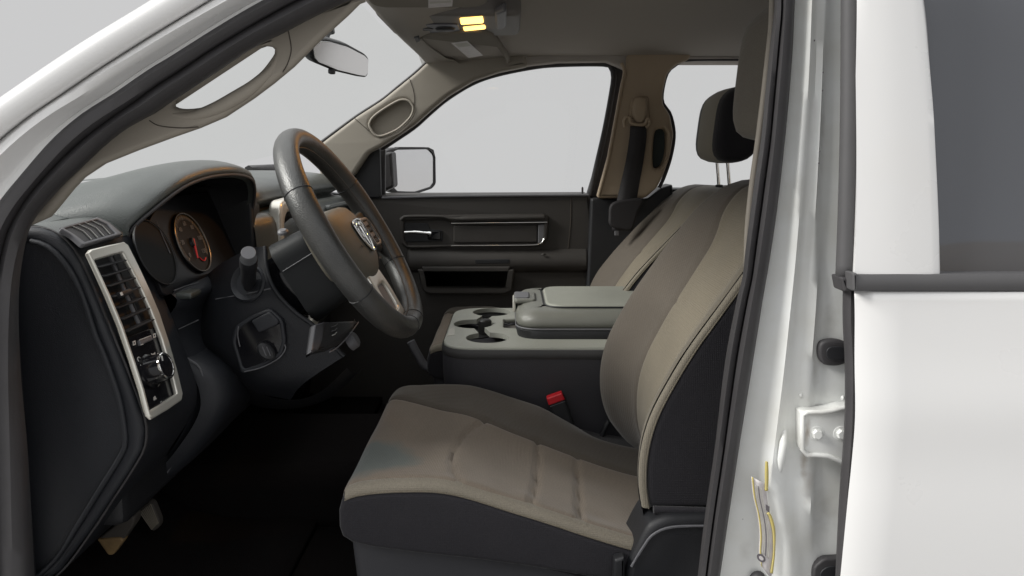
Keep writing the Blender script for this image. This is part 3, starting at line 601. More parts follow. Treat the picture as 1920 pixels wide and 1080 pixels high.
# seven slats and the divider
vl = [(184, 500), (193, 520), (203, 543), (213, 568), (223, 594), (233, 620)]; vr = [(238, 487), (248, 507), (258, 528), (268, 549), (278, 573), (288, 599)]
for k in range(7):
    f = k / 6
    a = Vector((np.interp(f * 5, range(6), [p[0] for p in vl]), np.interp(f * 5, range(6), [p[1] for p in vl]), 0)); b = Vector((np.interp(f * 5, range(6), [p[0] for p in vr]), np.interp(f * 5, range(6), [p[1] for p in vr]), 0))
    A_, B_ = onBv(a.x, a.y, -.003), onBv(b.x, b.y, -.003)
    c = (A_ + B_) / 2; Ls = (B_ - A_).length
    box('vent_slat', c, (Ls, .0022, .012), BLK, DB, .0008, frame((0, 0, 0), (0, 1, 0), -dn).to_3x3().to_4x4() @ Matrix.Rotation(R(18), 4, 'X'))
tube('vent_divider', [onBv(x, y, -.008) for x, y in ((207, 482), (225, 525), (243, 568), (262, 612))], .0035, GREYP, DB, n=6)
tube('vent_divider', [onBv(x, y, -.008) for x, y in ((213, 480), (231, 522), (249, 565), (267, 610))], .0015, BLK, DB, n=6)
ta = onBv(233, 550, .004)
tab = box('vent_tab', ta, (.030, .009, .012), BLK, DB, .003, frame((0, 0, 0), (0, 1, 0), -dn))
box('tab_mark', onBv(228, 551, .0108), (.006, .005, .001), MARK, tab, .0004, frame((0, 0, 0), (0, 1, 0), -dn))
# switch panel with dimmer and headlamp knob
sp = plate('switch_panel', onB([(236, 632), (292, 612), (306, 637), (320, 690), (333, 738), (281, 770), (268, 728), (252, 676)], -.004), GLOSS, frame(PB - NB * .004, (0, 1, 0), -dn), .010, .002, parent=DB)
plate('dimmer_wheel', rounded(onB([(261, 638), (284, 629), (287, 637), (264, 648)], .0), .0015), GREYP, frame(PB + NB * .001, (0, 1, 0), -dn), .006, .002, parent=sp)
def markB(name, pts, off=-.0032):
    return plate(name, onB(pts, off), MARK, frame(PB + NB * off, (0, 1, 0), -dn), .0006, .0001, parent=sp)
markB('dimmer_mark', [(261, 637), (283, 628.5), (283.5, 629.7), (261.5, 638.3)], .0016); markB('dimmer_mark', [(264, 646), (269, 644.3), (269.4, 645.6), (264.4, 647.3)], .0016)
for x, y in ((251, 643), (289, 629)):
    markB('lamp_icon', [(x - 2, y - 3), (x + 3, y - 5), (x + 4, y + 3), (x - 1, y + 5)])
    plate('icon_gap', onB([(x, y - 1.2), (x + 1.6, y - 1.8), (x + 2, y + 1), (x + .4, y + 1.8)], -.0025), GLOSS, frame(PB - NB * .0025, (0, 1, 0), -dn), .0004, .0001, parent=sp)
def ringmark(name, x, y, r):
    c = onBv(x, y, -.003); ex, ey = Vector((0, 1, 0)), -dn
    return tube(name, [c + (ex * math.cos(a * math.pi / 7) + ey * math.sin(a * math.pi / 7)) * r for a in range(14)], .0006, MARK, sp, n=5, closed=True)
ringmark('lamp_icon', 261, 674, .0038); ringmark('lamp_icon', 279, 669, .0034); ringmark('lamp_icon', 297, 666, .003)
markB('lamp_icon', [(268, 680), (275, 677), (275.6, 678.6), (268.6, 681.6)])
markB('lamp_icon', [(284, 662), (287, 664), (291, 660), (291.6, 666), (288, 666), (285, 668)])
for k in range(5):
    x, y = 306 + k * 3.2, 753.5 - k * 2.1
    markB('lamp_icon', [(x, y - 1), (x + 2.1, y - 2.4), (x + 2.5, y - .2), (x + .4, y + 1.2)])
ringmark('lamp_icon', 303, 755, .0022)
markB('lamp_icon', [(288, 745), (291, 742), (294, 748), (289, 751)])
kc = onBv(279, 697, -.004)
kn = lathe('headlamp_knob', kc, NB, [(0, .0265), (.004, .0265), (.006, .0235), (.026, .0205), (.027, .0205)], GLOSS, DB, n=36)
lathe('knob_ring', kc + NB * .0265, NB, [(0, .0205), (.0025, .0208), (.0035, .0195), (.0028, .0175), (.0020, .0170), (.0018, 0)], CHROME, kn, n=36)
lathe('knob_face', kc + NB * .0280, NB, [(0, .0172), (.0012, .0170), (.0015, .0150), (.0012, 0)], GLOSS, kn, n=36)
box('knob_mark', kc + NB * .0298 - dn * .013 - Vector((0, .005, 0)), (.0035, .008, .0008), MARK, kn, .0003, frame((0, 0, 0), Vector((0, 1, 0)) + dn * .35, -dn))
for k in range(3): blob('small_button', 300 + 5 * k, 733 - 3 * k, U(300, 733, .3).y, .004, .003, .002, BLK, sp)
# small demister vent on the shoulder
PS_ = Vector((-.657, .26, 1.382)); ds = (Vector((-.64, .26, 1.367)) - Vector((-.672, .26, 1.393))).normalized(); NS = Vector((-ds.z, 0, ds.x)); NS = NS if NS.z > 0 else -NS
MS = frame(PS_ + NS * .0140, (0, 1, 0), -ds)
def onS(pts, off=.0140): return toM(MS, pts, PS_ + NS * off, NS)
SV = [(113, 427), (183, 406), (206, 417), (230, 438), (157, 459), (135, 440)]
SVi = [(121, 427.5), (183, 411), (202, 420), (217, 436.5), (159, 453), (139, 438)]
sv = plate('demister_vent', rounded(onS(SV), .004), GREYP, MS, .008, .002, holes=[rounded(onS(SVi), .002)], parent=DB)
plate('vent_recess', onS([(113, 427), (183, 406), (206, 417), (230, 438), (157, 459), (135, 440)], .0115), BLK, frame(PS_ + NS * .0115, (0, 1, 0), -ds), .003, .0005, parent=sv)
for k in range(4):
    f = .22 + k * .2
    a, b = Vector((121 + (183 - 121) * f, 427.5 - 16.5 * f)), Vector((159 + 58 * f, 453 - 16.5 * f))
    tube('vent_slat', [onplane(a.x, a.y, PS_ + NS * .0128, NS), onplane((a.x + b.x) / 2 + 3, (a.y + b.y) / 2 - 3, PS_ + NS * .0128, NS), onplane(b.x, b.y, PS_ + NS * .0128, NS)], .0010, mat('slat_grey', (.30, .30, .29), .5) if k == 0 else bpy.data.materials['slat_grey'], sv, n=6)
# dash top sheet under the windshield
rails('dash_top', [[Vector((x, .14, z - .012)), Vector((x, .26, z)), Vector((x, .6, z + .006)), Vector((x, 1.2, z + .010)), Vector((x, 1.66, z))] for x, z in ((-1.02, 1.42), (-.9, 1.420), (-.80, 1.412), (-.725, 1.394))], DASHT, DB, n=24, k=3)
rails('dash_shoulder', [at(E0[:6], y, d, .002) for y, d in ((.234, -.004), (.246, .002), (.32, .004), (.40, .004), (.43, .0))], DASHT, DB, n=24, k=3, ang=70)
# instrument hood
LIP = [((240, 446), .386), ((245, 430), .387), ((262, 412), .395), ((285, 393), .41), ((312, 371), .43), ((345, 348), .465), ((375, 335), .51), ((405, 328), .56), ((440, 326), .62), ((462, 330), .68), ((473, 339), .715), ((477, 358), .735), ((474, 385), .748), ((466, 420), .755)]
lip = [U(x, y, Y) for (x, y), Y in LIP]
def hoodrail(dx, dz, spread, foot):
    out = []
    for i, p in enumerate(lip):
        t = i / (len(lip) - 1); w_ = math.sin(math.pi * t) ** .6
        out.append(Vector((p.x + dx, p.y + spread * (t - .5) * 2, p.z + dz * w_ + foot * (1 - w_))))
    return out
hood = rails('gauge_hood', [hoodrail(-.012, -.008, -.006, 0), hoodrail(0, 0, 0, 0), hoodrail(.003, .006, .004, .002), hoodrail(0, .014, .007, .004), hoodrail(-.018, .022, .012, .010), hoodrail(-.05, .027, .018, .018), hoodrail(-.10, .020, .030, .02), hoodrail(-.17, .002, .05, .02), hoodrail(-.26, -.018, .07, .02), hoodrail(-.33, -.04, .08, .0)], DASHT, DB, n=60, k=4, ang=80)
tube('hood_edge', cr([p + Vector((.001, 0, -.002)) for p in lip], 50), .0035, RUB, DB, n=8)
# cluster: reclined lens panel with gauges
VC = Vector((-.36, 0, .933)).normalized(); NC = Vector((VC.z, 0, -VC.x)); PC = Vector((-.586, .40, 1.262))
MC = frame(PC, (0, 1, 0), VC)
cl = plate('gauge_panel', rounded([(-.012, 0), (.35, 0), (.35, .17), (.13, .17), (.05, .135), (-.002, .10)], .015), mat('cluster_face', (.009, .009, .011), .38, spec=.25), MC, .01, .002, parent=DB)
rails('gauge_shroud', [cr([p + Vector((-.012, .003, -.010)) for p in lip], 40), cr([Vector((p.x * .35 + .65 * (PC + VC * max(0, (p.z - PC.z) * 1.1)).x - .01, p.y * .96 + .04 * .57, p.z - .012)) for p in lip], 40)], BLK, DB, n=40, k=3)
def onC(px, py, off=.0): return onplane(px, py, PC + NC * off, NC)
gcx = onC(357, 456); gr = .058
def arcC(c, r, a0, a1, n=40): return [c + Vector((0, 1, 0)) * r * math.sin(R(a0 + (a1 - a0) * i / (n - 1))) + VC * r * math.cos(R(a0 + (a1 - a0) * i / (n - 1))) for i in range(n)]
ga = lathe('speed_gauge', gcx + NC * .001, NC, [(0, gr), (.002, gr), (.002, 0)], mat('gauge_face', (.022, .021, .020), .5, spec=.2), DB, n=48)
tube('gauge_ring', arcC(gcx + NC * .005, gr + .001, 0, 360, 49)[:-1], .0022, RIMM, ga, n=8, closed=True)
ringb = grid('gauge_scale', [[p, q] for p, q in zip(arcC(gcx + NC * .0035, gr * .97, -130, 130), arcC(gcx + NC * .0035, gr * .80, -130, 130))], mat('gauge_scale', (.075, .07, .064), .5), ga, solid=.0003)
nums = ['0', '20', '40', '60', '80', '100', '120']
for i, s_ in enumerate(nums):
    a = R(-125 + 250 * i / 6); d_ = Vector((0, 1, 0)) * math.sin(a) + VC * math.cos(a)
    text('gauge_number', s_, .0125, frame(gcx + NC * .0042 + d_ * gr * .66, (0, 1, 0), VC), DIM, ga)
for i in range(25):
    a = R(-125 + 250 * i / 24); d_ = Vector((0, 1, 0)) * math.sin(a) + VC * math.cos(a)
    tube('gauge_tick', [gcx + NC * .0042 + d_ * gr * (.84 if i % 4 else .79), gcx + NC * .0042 + d_ * gr * .94],   .0005 if i % 4 else .0009, DIM, ga, n=4)
na = R(-160); d_ = Vector((0, 1, 0)) * math.sin(na) + VC * math.cos(na)
tube('gauge_needle', [gcx + NC * .007 - d_ * .004 + VC * .002, gcx + NC * .007 + d_ * .034], [.0028, .0016], NEEDLE, ga, n=6)
tube('red_arc', arcC(gcx + NC * .0045 - VC * .026 + Vector((0, .016, 0)), .014, 130, 250, 12), .0013, NEEDLE, ga, n=5)
lathe('needle_hub', gcx + NC * .003, NC, [(0, .010), (.006, .009), (.006, 0)], BLK, ga)
g2 = gcx + Vector((0, -.145, 0))
gb = lathe('rev_gauge', g2 + NC * .001, NC, [(0, gr), (.002, gr), (.002, 0)], mat('gauge_face_dark', (.007, .007, .007), .5, spec=.15), DB, n=48)
tube('gauge_ring', arcC(g2 + NC * .005, gr + .001, 0, 360, 49)[:-1], .0012, BLK, gb, n=8, closed=True)
tube('lens_edge', [onC(293, 414, .004), onC(303, 438, .004), (onC(319, 475, .004))], .0009, GREYP, cl, n=5)
tube('cluster_trim', cr([U(x, y, Y) for x, y, Y in ((247, 437, .388), (262, 452, .390), (275, 478, .392), (290, 512, .395), (303, 540, .398), (309, 552, .40))], 24), .0026, RIMM, DB, n=8)
tube('cluster_edge', [onC(327, 544.5, .004), onC(350, 536, .004), onC(386, 526, .004)], .0012, GREYP, cl, n=6)
# panel below the cluster with a small ledge and the knee bolster
KX = lambda z: itp(sorted([(p.z, p.x) for p in E0[6:]]), z)
LG = [Vector((x, 0, z)) for x, z in ((-.60, 1.268), (-.578, 1.262), (-.566, 1.250), (-.572, 1.236), (-.585, 1.215), (-.578, 1.17), (-.56, 1.13), (-.545, 1.085), (-.56, 1.03), (-.61, .955), (-.68, .90), (-.80, .87))]
rails('lower_dash', [at(LG, y, d) for y, d in ((.418, -.012), (.425, .0), (.50, .003), (.60, .006), (.72, .003), (.80, -.01))], DASHF, DB, n=60, k=2, ang=70)
box('cluster_ledge', (-.570, .445, 1.256), (.03, .045, .012), DASHT, DB, .005)
KB = [Vector((x, 0, z)) for x, z in ((-.62, 1.150), (-.570, 1.143), (-.528, 1.118), (-.515, 1.085), (-.518, 1.05), (-.548, 1.0), (-.60, .94), (-.68, .885))]
kb = rails('knee_bolster', [at(KB, y, d) for y, d in ((.414, -.03), (.418, -.006), (.426, .006), (.47, .012), (.58, .012), (.70, .004), (.80, -.01))], DASHF, DB, n=40, k=3, ang=70)
tube('bolster_joint', cr([U(x, y, .418) for x, y in ((341, 668), (360, 677), (376, 692), (385, 731), (380, 773), (353, 824), (324, 871), (294, 914))], 30), .0016, GREYP, DB, n=6)
tube('panel_joint', [U(335, 617, .43), U(372, 600, .48)], .001, GREYP, DB, n=5)
# dash on the passenger side
RD_ = [Vector((x, 0, z)) for x, z in ((-1.0, 1.44), (-.85, 1.452), (-.72, 1.452), (-.62, 1.445), (-.575, 1.432), (-.552, 1.408), (-.556, 1.392), (-.575, 1.384), (-.575, 1.376), (-.545, 1.372), (-.528, 1.358), (-.522, 1.33), (-.520, 1.25), (-.53, 1.15), (-.55, 1.06), (-.60, .98), (-.70, .92))]
rails('passenger_dash', [at(RD_, y, d, dz) for y, d, dz in ((.745, -.03, -.006), (.76, -.01, 0), (.80, 0, 0), (1.2, .006, .002), (1.5, .0, -.002), (1.60, -.025, -.008), (1.645, -.07, -.02))], DASHT, DB, n=80, k=3, ang=70)
tube('windshield_gap', [Vector((-.80, y, 1.455)) for y in (1.42, 1.5, 1.6, 1.66)], .013, RUB, DB, n=6)
PV = Vector((-.522, 0, 0)); 
def onX(pts, X): 
    out = []
    for x, y in pts:
        v = onplane(x, y, (X, 0, 0), (1, 0, 0)); out.append((v.y, v.z))
    return out
MX = lambda X: frame((X, 0, 0), (0, 1, 0), (0, 0, 1))
cb = plate('centre_bezel', rounded([(.80, 1.05), (.80, 1.398), (1.10, 1.405), (1.10, 1.05)], .03), SILVER, MX(-.512), .03, .008, holes=[rounded([(.822, 1.08), (.822, 1.368), (1.075, 1.372), (1.075, 1.08)], .04)], parent=DB, ang=50)
plate('centre_panel', [(.81, 1.06), (.81, 1.385), (1.09, 1.39), (1.09, 1.06)], GLOSS, MX(-.522), .006, .001, parent=DB)
pv = plate('passenger_vent', rounded([(1.22, 1.21), (1.22, 1.36), (1.54, 1.355), (1.54, 1.21)], .012), DASHT, MX(-.505), .02, .006, holes=[rounded([(1.25, 1.225), (1.25, 1.345), (1.51, 1.34), (1.51, 1.225)], .008)], parent=DB, ang=50)
plate('vent_core', rounded([(1.29, 1.235), (1.29, 1.328), (1.47, 1.325), (1.47, 1.235)], .008), DASHT, MX(-.508), .02, .004, holes=[rounded([(1.32, 1.25), (1.32, 1.31), (1.44, 1.308), (1.44, 1.25)], .005)], parent=pv)
plate('vent_recess', rounded([(1.24, 1.22), (1.24, 1.35), (1.52, 1.345), (1.52, 1.22)], .008), BLK, MX(-.5185), .004, .001, parent=pv)
plate('vent_end', rounded([(1.545, 1.22), (1.545, 1.345), (1.575, 1.335), (1.575, 1.23)], .006), SILVER, MX(-.512), .01, .003, parent=DB)

box('dash_backing', (-.90, .95, 1.16), (.16, 1.40, .50), BLK, DB, .02)  # backing boxes added inside the dash to stop light leaking through
box('dash_backing', (-.72, .95, 1.04), (.22, 1.36, .26), BLK, DB, .02)
plate('shroud_side', [(-.57, 1.16), (-.553, 1.30), (-.556, 1.40), (-.62, 1.435), (-.95, 1.43), (-.95, 1.10), (-.62, 1.10)], BLK, MY(.742), .05, .008, parent=DB)

# ------------------------------------------------------------------ steering column (fixed to the dash)
WT = .5398; C0 = Vector((-.2942, .5214, 1.3562))
NW = Vector((math.cos(WT), 0, math.sin(WT))); BW = Vector((-math.sin(WT), 0, math.cos(WT))); AW = Vector((0, 1, 0))
def WP(a, b, n): return C0 + AW * a + BW * b + NW * n
def ringW(a0, a1, b0, b1, n, r, N=28):
    q = rounded([(a0, b0), (a1, b0), (a1, b1), (a0, b1)], r, 6); q = cr([(p[0], p[1], 0) for p in q], N, True)
    return [WP(p.x, p.y, n) for p in q]
sc_ = grid('column_shroud', [ringW(-.062, .062, -.088, .040, -.030, .03), ringW(-.074, .074, -.094, .047, -.038, .03), ringW(-.080, .080, -.100, .052, -.07, .03), ringW(-.083, .083, -.104, .056, -.125, .03)], DARKP, DB, closed=True, caps=True, ang=50)
grid('column_sleeve', [ringW(-.05, .05, -.07, .03, -.02, .03), ringW(-.06, .06, -.09, .04, -.2, .03)], GLOSS, DB, closed=True, caps=True)
tube('shroud_joint', [WP(-.0795, .005, -.045), WP(-.0835, .004, -.122)], .0008, GREYP, sc_, n=5)
lathe('column_latch', U(531, 437, .47), (0, -.4, 1), [(0, .010), (.004, .0095), (.007, .006), (.007, 0)], GREYP, DB, n=16)
# cowl that runs from the dash to the column
PN = C0 - NW * .13
co3 = [[(388, 515, .58), (380, 555, .55), (374, 605, .52), (378, 640, .50), (405, 668, .49), (440, 700, .48), (480, 735, .48), (545, 750, .48)],
       [(420, 490, .54), (408, 540, .505), (402, 595, .475), (408, 640, .46), (432, 672, .452), (465, 702, .448), (505, 722, .446), (560, 728, .446)],
       [(470, 466, .50), (455, 520, .465), (448, 580, .445), (460, 630, .437), (485, 664, .434), (515, 686, .432), (550, 700, .432), (590, 704, .432)],
       [(497, 462, .46), (500, 503, .446), (516, 545, .438), (552, 584, .433), (585, 608, .431), (606, 628, .431), (625, 648, .431), (645, 668, .431)]]
cs = rails('column_cowl', [[U(x, y, Y) for x, y, Y in c] for c in co3], COWL, DB, n=40, k=4, ang=70)
under = rails('under_cowl', [[U(x, y, Y) for x, y, Y in c] for c in ([(405, 668, .492), (440, 700, .482), (480, 735, .482), (545, 750, .482), (600, 735, .48), (650, 690, .48)], [(395, 690, .57), (440, 722, .57), (490, 752, .58), (550, 760, .60), (610, 742, .62), (665, 700, .64)], [(390, 740, .68), (450, 752, .70), (500, 765, .72), (560, 765, .74), (620, 745, .76), (680, 690, .78)])], COWL, DB, n=30, k=4, ang=70)
tube('surround_lip', cr([U(x, y, Y - .003) for x, y, Y in co3[3]], 24), .004, COWL, DB, n=8)
def onto(px, py, o, up=.0):
    p, n = hit(px, py, o); return p + n * up
tube('surround_joint', [onto(x, y, cs, .0004) for x, y in ((405, 561), (440, 555), (475, 548), (508, 541))], .0012, GREYP, cs, n=5)
# lever collar and turn signal lever, pointing at the camera
lc, ln = hit(466, 530, cs)
co_ = lathe('lever_collar', lc - ln * .004, ln + Vector((.1, -.2, 0)), [(-.004, .036), (.008, .034), (.011, .031), (.008, .027), (.0045, .024), (.0045, 0)], DASHF, DB, n=32)
q0, q1 = lc + Vector((0, 0, -.006)), U(466, 484, lc.y - .085); dq = (q1 - q0).normalized()
ll = (q1 - q0).length
lv = lathe('turn_signal_lever', q0 - dq * .02, dq, [(0, .008), (.035, .010), (.04, .0125), (ll - .012, .0130), (ll - .010, .0142), (ll + .014, .0146), (ll + .019, .0135), (ll + .020, .0)], BLK, DB, n=28); lv['label'] = 'black lever pointing out of its collar'
lathe('lever_end', q1 + dq * .0195 - dq * .02 * 0 - dq * .019, dq, [(.0192, .0118), (.0200, .0112), (.0200, 0)], GREYP, lv, n=28)
tube('lever_mark', [q0 + dq * (ll * .48) + Vector((.0095, -.0085, 0)), q0 + dq * (ll * .50) + Vector((.0115, -.005, 0))], .0007, MARK, lv, n=5)
# release recess with its pull handle, and the switch pod right of it
fp_, fn = hit(488, 640, cs)
MF = frame(fp_ + fn * .006, Vector((0, 0, 1)).cross(fn), (0, 0, 1))
def onF(pts, off=.006): return toM(MF, pts, fp_ + fn * off, fn)
def MFo(off): return frame(fp_ + fn * off, Vector((0, 0, 1)).cross(fn), (0, 0, 1))
def ptF(x, y, off): return onplane(x, y, fp_ + fn * off, fn)
rc = plate('release_recess', rounded(onF([(433, 640), (440, 612), (470, 592), (505, 578), (530, 600), (536, 640), (528, 668), (490, 690), (452, 702)]), .008), DASHF, MFo(.006), .012, .003, holes=[rounded(onF([(441, 642), (447, 618), (472, 600), (503, 587), (523, 604), (528, 640), (520, 664), (488, 682), (456, 693)]), .008)], parent=DB)
plate('recess_floor', onF([(438, 640), (444, 614), (470, 596), (505, 582), (527, 602), (532, 640), (524, 666), (488, 686), (454, 696)], .0035), GLOSS, MFo(.0035), .003, .0002, parent=rc)
plate('release_flap', rounded(onF([(470, 602), (505, 584), (523, 602), (520, 610), (485, 625)], .010), .004), DASHF, MFo(.010), .008, .003, parent=rc)
lathe('release_knob', ptF(500, 658, .004), fn + Vector((.3, 0, .1)), [(0, .013), (.010, .012), (.013, .009), (.013, 0)], BLK, rc, n=20, sx=1.5)
for dx in (-4, 4): tube('knob_groove', [ptF(496 + dx, 650, .017), ptF(503 + dx, 667, .017)], .0010, GREYP, rc, n=5)
tube('recess_lip', cr([ptF(x, y, .007) for x, y in ((458, 697), (490, 689), (522, 672), (535, 655), (534, 646))], 20), .0012, GREYP, rc, n=6)
tube('recess_lip', cr([ptF(x, y, .007) for x, y in ((447, 612), (446, 630), (450, 650))], 14), .0010, GREYP, rc, n=6)
MN = frame(PN, AW, BW)
def onN(pts, off=0): return toM(MN, pts, PN + NW * off, NW)
pd = plate('column_pod', rounded(onN([(592, 606), (612, 602), (668, 600), (664, 618), (645, 640), (618, 654), (585, 660)], .03), .006), BLK, frame(PN + NW * .03, AW, BW), .015, .006, parent=DB)
plate('pod_cheek', rounded(onN([(592, 608), (609, 603), (606, 636), (598, 656), (584, 660)], .034), .003), BASEM, frame(PN + NW * .034, AW, BW), .01, .003, parent=pd)
for k in range(3):
    a_ = [(620 + 4 * k, 606 + 6 * k), (636 + 1 * k, 602 + 6 * k)]
    tube('pod_mark', [onplane(x, y, PN + NW * .031, NW) for x, y in ((621 + k, 613 + k * 8), (628, 611 + k * 8), (633 - k, 607 + k * 8))], .0009, GREYP if k < 2 else MARK, pd, n=5)
tube('pod_edge', cr([onplane(x, y, PN + NW * .034, NW) for x, y in ((672, 604), (655, 628), (632, 652), (618, 660))], 14), .0012, GREYP, pd, n=5)
lathe('pod_knob', onplane(655, 642, PN + NW * .02, NW), NW, [(0, .017), (.012, .016), (.016, .012), (.016, 0)], GREYP, pd)

# ================================================================== steering wheel
SW = thing('steering_wheel', 'worn black leather steering wheel with silver lower spoke', 'steering wheel', C0 - NW * .13)
def ringpt(th, r=.2, n=0): return WP(r * math.cos(th), r * math.sin(th), n)
N_ = 96; rows = []
for i in range(N_):
    th = 2 * math.pi * i / N_; cen = ringpt(th); rad = (cen - C0).normalized()
    thick = 1 + .06 * (math.exp(-((math.sin(th) - .35) / .25) ** 2))
    row = []
    for j in range(20):
        a = 2 * math.pi * j / 20
        row.append(cen + (rad * math.cos(a) * .0195 + NW * math.sin(a) * .0225) * thick)
    rows.append(row)
rows.append(rows[0])
rim = grid('wheel_rim', rows, LEATHER, SW, closed=True, ang=80)
STI = mat('stitch_thread', (.10, .09, .08), .8)
# sewn seam round the inner edge and four cross seams
tube('rim_seam', [ringpt(2 * math.pi * i / N_, .2 - .0197, .004) for i in range(N_)], .0012, STI, rim, n=6, closed=True)
for deg in (28, 152, 208, 332, 262, 278):
    th = R(deg); cen = ringpt(th); rad = (cen - C0).normalized()
    tube('cross_seam', [cen + (rad * math.cos(2 * math.pi * j / 20) * .0197 + NW * math.sin(2 * math.pi * j / 20) * .0227) * (1 + .06 * math.exp(-((math.sin(th) - .35) / .25) ** 2)) for j in range(20)], .0009, BLK, rim, n=5, closed=True)
# airbag hub
def hubring(s, n, dome=0, N=40):
    q = [(-.098, .03), (-.085, .052), (-.04, .058), (0, .058), (.04, .058), (.085, .052), (.098, .03), (.104, -.01), (.098, -.05), (.070, -.078), (.035, -.090), (0, -.093), (-.035, -.090), (-.070, -.078), (-.098, -.05), (-.104, -.01)]
    q = cr([(a, b, 0) for a, b in q], N, True)
    return [WP(p.x * s, (p.y + .015) * s - .015, n - dome * ((p.x * s) ** 2 + (p.y * s) ** 2)) for p in q]
hb = grid('airbag_cover', [hubring(.86, -.060), hubring(.95, -.05), hubring(1.0, -.030, .6), hubring(.995, -.012, .8), hubring(.965, -.001, 1), hubring(.90, .0055, 1), hubring(.7, .0115, 1), hubring(.4, .0135, 1), hubring(.02, .014, 1)], HUBM, SW, closed=True, caps=True, ang=80)
# emblem: shield outline with a horned ram's head
SH = [(-.030, .012), (-.020, .017), (0, .019), (.020, .017), (.030, .012), (.031, -.004), (.026, -.022), (.014, -.038), (0, -.048), (-.014, -.038), (-.026, -.022), (-.031, -.004)]
EN = .0158
ME = frame(WP(0, -.006, EN), AW, BW); shl = [(a, b + .006) for a, b in SH]
em = plate('emblem', loop2(shl, 40), GLOSS, ME, .004, .001, parent=hb)
tube('shield_outline', [WP(a, b - .0, EN + .0004) for a, b in loop2([(a, b) for a, b in SH], 44)], .0022, CHROME, em, n=8, closed=True)
for s_ in (-1, 1):
    hn = cr([WP(s_ * a, b, EN + .001) for a, b in ((.003, .006), (.012, .011), (.020, .006), (.022, -.006), (.017, -.017), (.010, -.016), (.009, -.009), (.013, -.006))], 22)
    tube('ram_horn', hn, [.0030 - .0018 * i / 21 for i in range(22)], CHROME, em, n=8)
tube('ram_face', [WP(0, b, EN + .001) for b in (.008, 0, -.012, -.024, -.034)], [.003, .0045, .0038, .0042, .0018], CHROME, em, n=10)
text('airbag_mark', 'SRS', .007, frame(WP(-.045, -.030, .0125), AW, BW), STI, hb); text('airbag_mark', 'AIRBAG', .006, frame(WP(.047, -.066, .0080), AW, BW), STI, hb)
# spokes: switch pads left and right, silver twin spoke below
for s_ in (-1, 1):
    pol = [(s_ * .075, .032), (s_ * .12, .030), (s_ * .188, .036), (s_ * .190, -.062), (s_ * .13, -.052), (s_ * .08, -.062)]
    if s_ < 0: pol = pol[::-1]
    spk = plate('side_spoke', rounded(pol, .012), LEATHER, frame(WP(0, 0, -.004 if s_ > 0 else -.006), AW, BW), .014, .008, parent=SW, ang=60)
    pb = [(s_ * .102, .020), (s_ * .155, .018), (s_ * .166, .004), (s_ * .162, -.040), (s_ * .150, -.047), (s_ * .105, -.044)]
    if s_ < 0: pb = pb[::-1]
    pa = plate('switch_pad', rounded(pb, .006), mat('pad_bezel_%d' % (s_ + 1), (.22, .20, .18), .35) , frame(WP(0, 0,   .004 if s_ > 0 else -.0075), AW, BW), .006, .004, holes=[rounded([(a * .94 + s_ * .008, b * .80 - .003) for a, b in pb], .005)], parent=spk)
    for k in range(4):
        b0 = .010 - k * .013
        plate('switch_button', rounded([(s_ * .112 if s_ > 0 else s_ * .150, b0 - .010), (s_ * .150 if s_ > 0 else s_ * .112, b0 - .010), (s_ * .150 if s_ > 0 else s_ * .112, b0), (s_ * .112 if s_ > 0 else s_ * .150, b0)], .002), BLK if k % 2 else GREYP, frame(WP(0, 0, .002 if s_ > 0 else -.0085), AW, BW), .005, .002, parent=pa)
sk = [(-.050, -.078), (.050, -.078), (.058, -.12), (.050, -.186), (-.050, -.186), (-.058, -.12)]
lo = plate('lower_spoke', rounded(sk, .010), SILVER, frame(WP(0, 0, -.006), AW, BW), .016, .005, holes=[rounded([(-.033, -.108), (.033, -.108), (.036, -.125), (.031, -.163), (-.031, -.163), (-.036, -.125)], .012)], parent=SW, ang=60); lo['label'] = 'satin silver lower spoke'
plate('spoke_backing', rounded([(-.045, -.09), (.045, -.09), (.045, -.18), (-.045, -.18)], .008), mat('spoke_insert', (.20, .185, .19), .5), frame(WP(0, 0, -.013), AW, BW), .006, .002, parent=lo)

# ================================================================== seats
ZB = smooth([(-.275, .955), (-.262, .976), (-.245, .985), (-.20, .990), (-.15, .992), (-.10, .990), (-.05, .978), (0, .960), (.06, .940), (.115, .921), (.19, .897), (.26, .880), (.33, .872)])
XF = smooth([(.84, .27), (.90, .222), (.95, .203), (1.0, .198), (1.05, .203), (1.10, .218), (1.15, .243), (1.20, .272), (1.26, .313), (1.32, .356), (1.37, .395), (1.41, .438), (1.435, .475), (1.450, .530), (1.452, .58)])
YC = .535
def groove(d, wd=.0035, dep=.0035): return dep * math.exp(-(d / wd) ** 2)
def polyd(x, y, pl):
    best = 9
    for (x0, y0), (x1, y1) in zip(pl, pl[1:]):
        dx, dy = x1 - x0, y1 - y0; t = max(0, min(1, ((x - x0) * dx + (y - y0) * dy) / (dx * dx + dy * dy)))
        best = min(best, math.hypot(x - x0 - t * dx, y - y0 - t * dy))
    return best
SEAM_U = [(v.x, v.y) for v in cr([(-.083, .285, 0), (-.097, .33, 0), (-.105, .42, 0), (-.098, .50, 0), (-.080, .57, 0), (-.052, .635, 0)], 24)]
SEAM_1 = [(.030, .285), (.042, .40), (.048, .50), (.052, .62)]
SEAM_2 = [(.108, .285), (.117, .40), (.124, .50), (.130, .60)]
YB = [(-.30, .705), (-.232, .697), (-.15, .665), (-.058, .630), (.05, .612), (.227, .595), (.35, .59)]     # seam between centre panel and far bolster
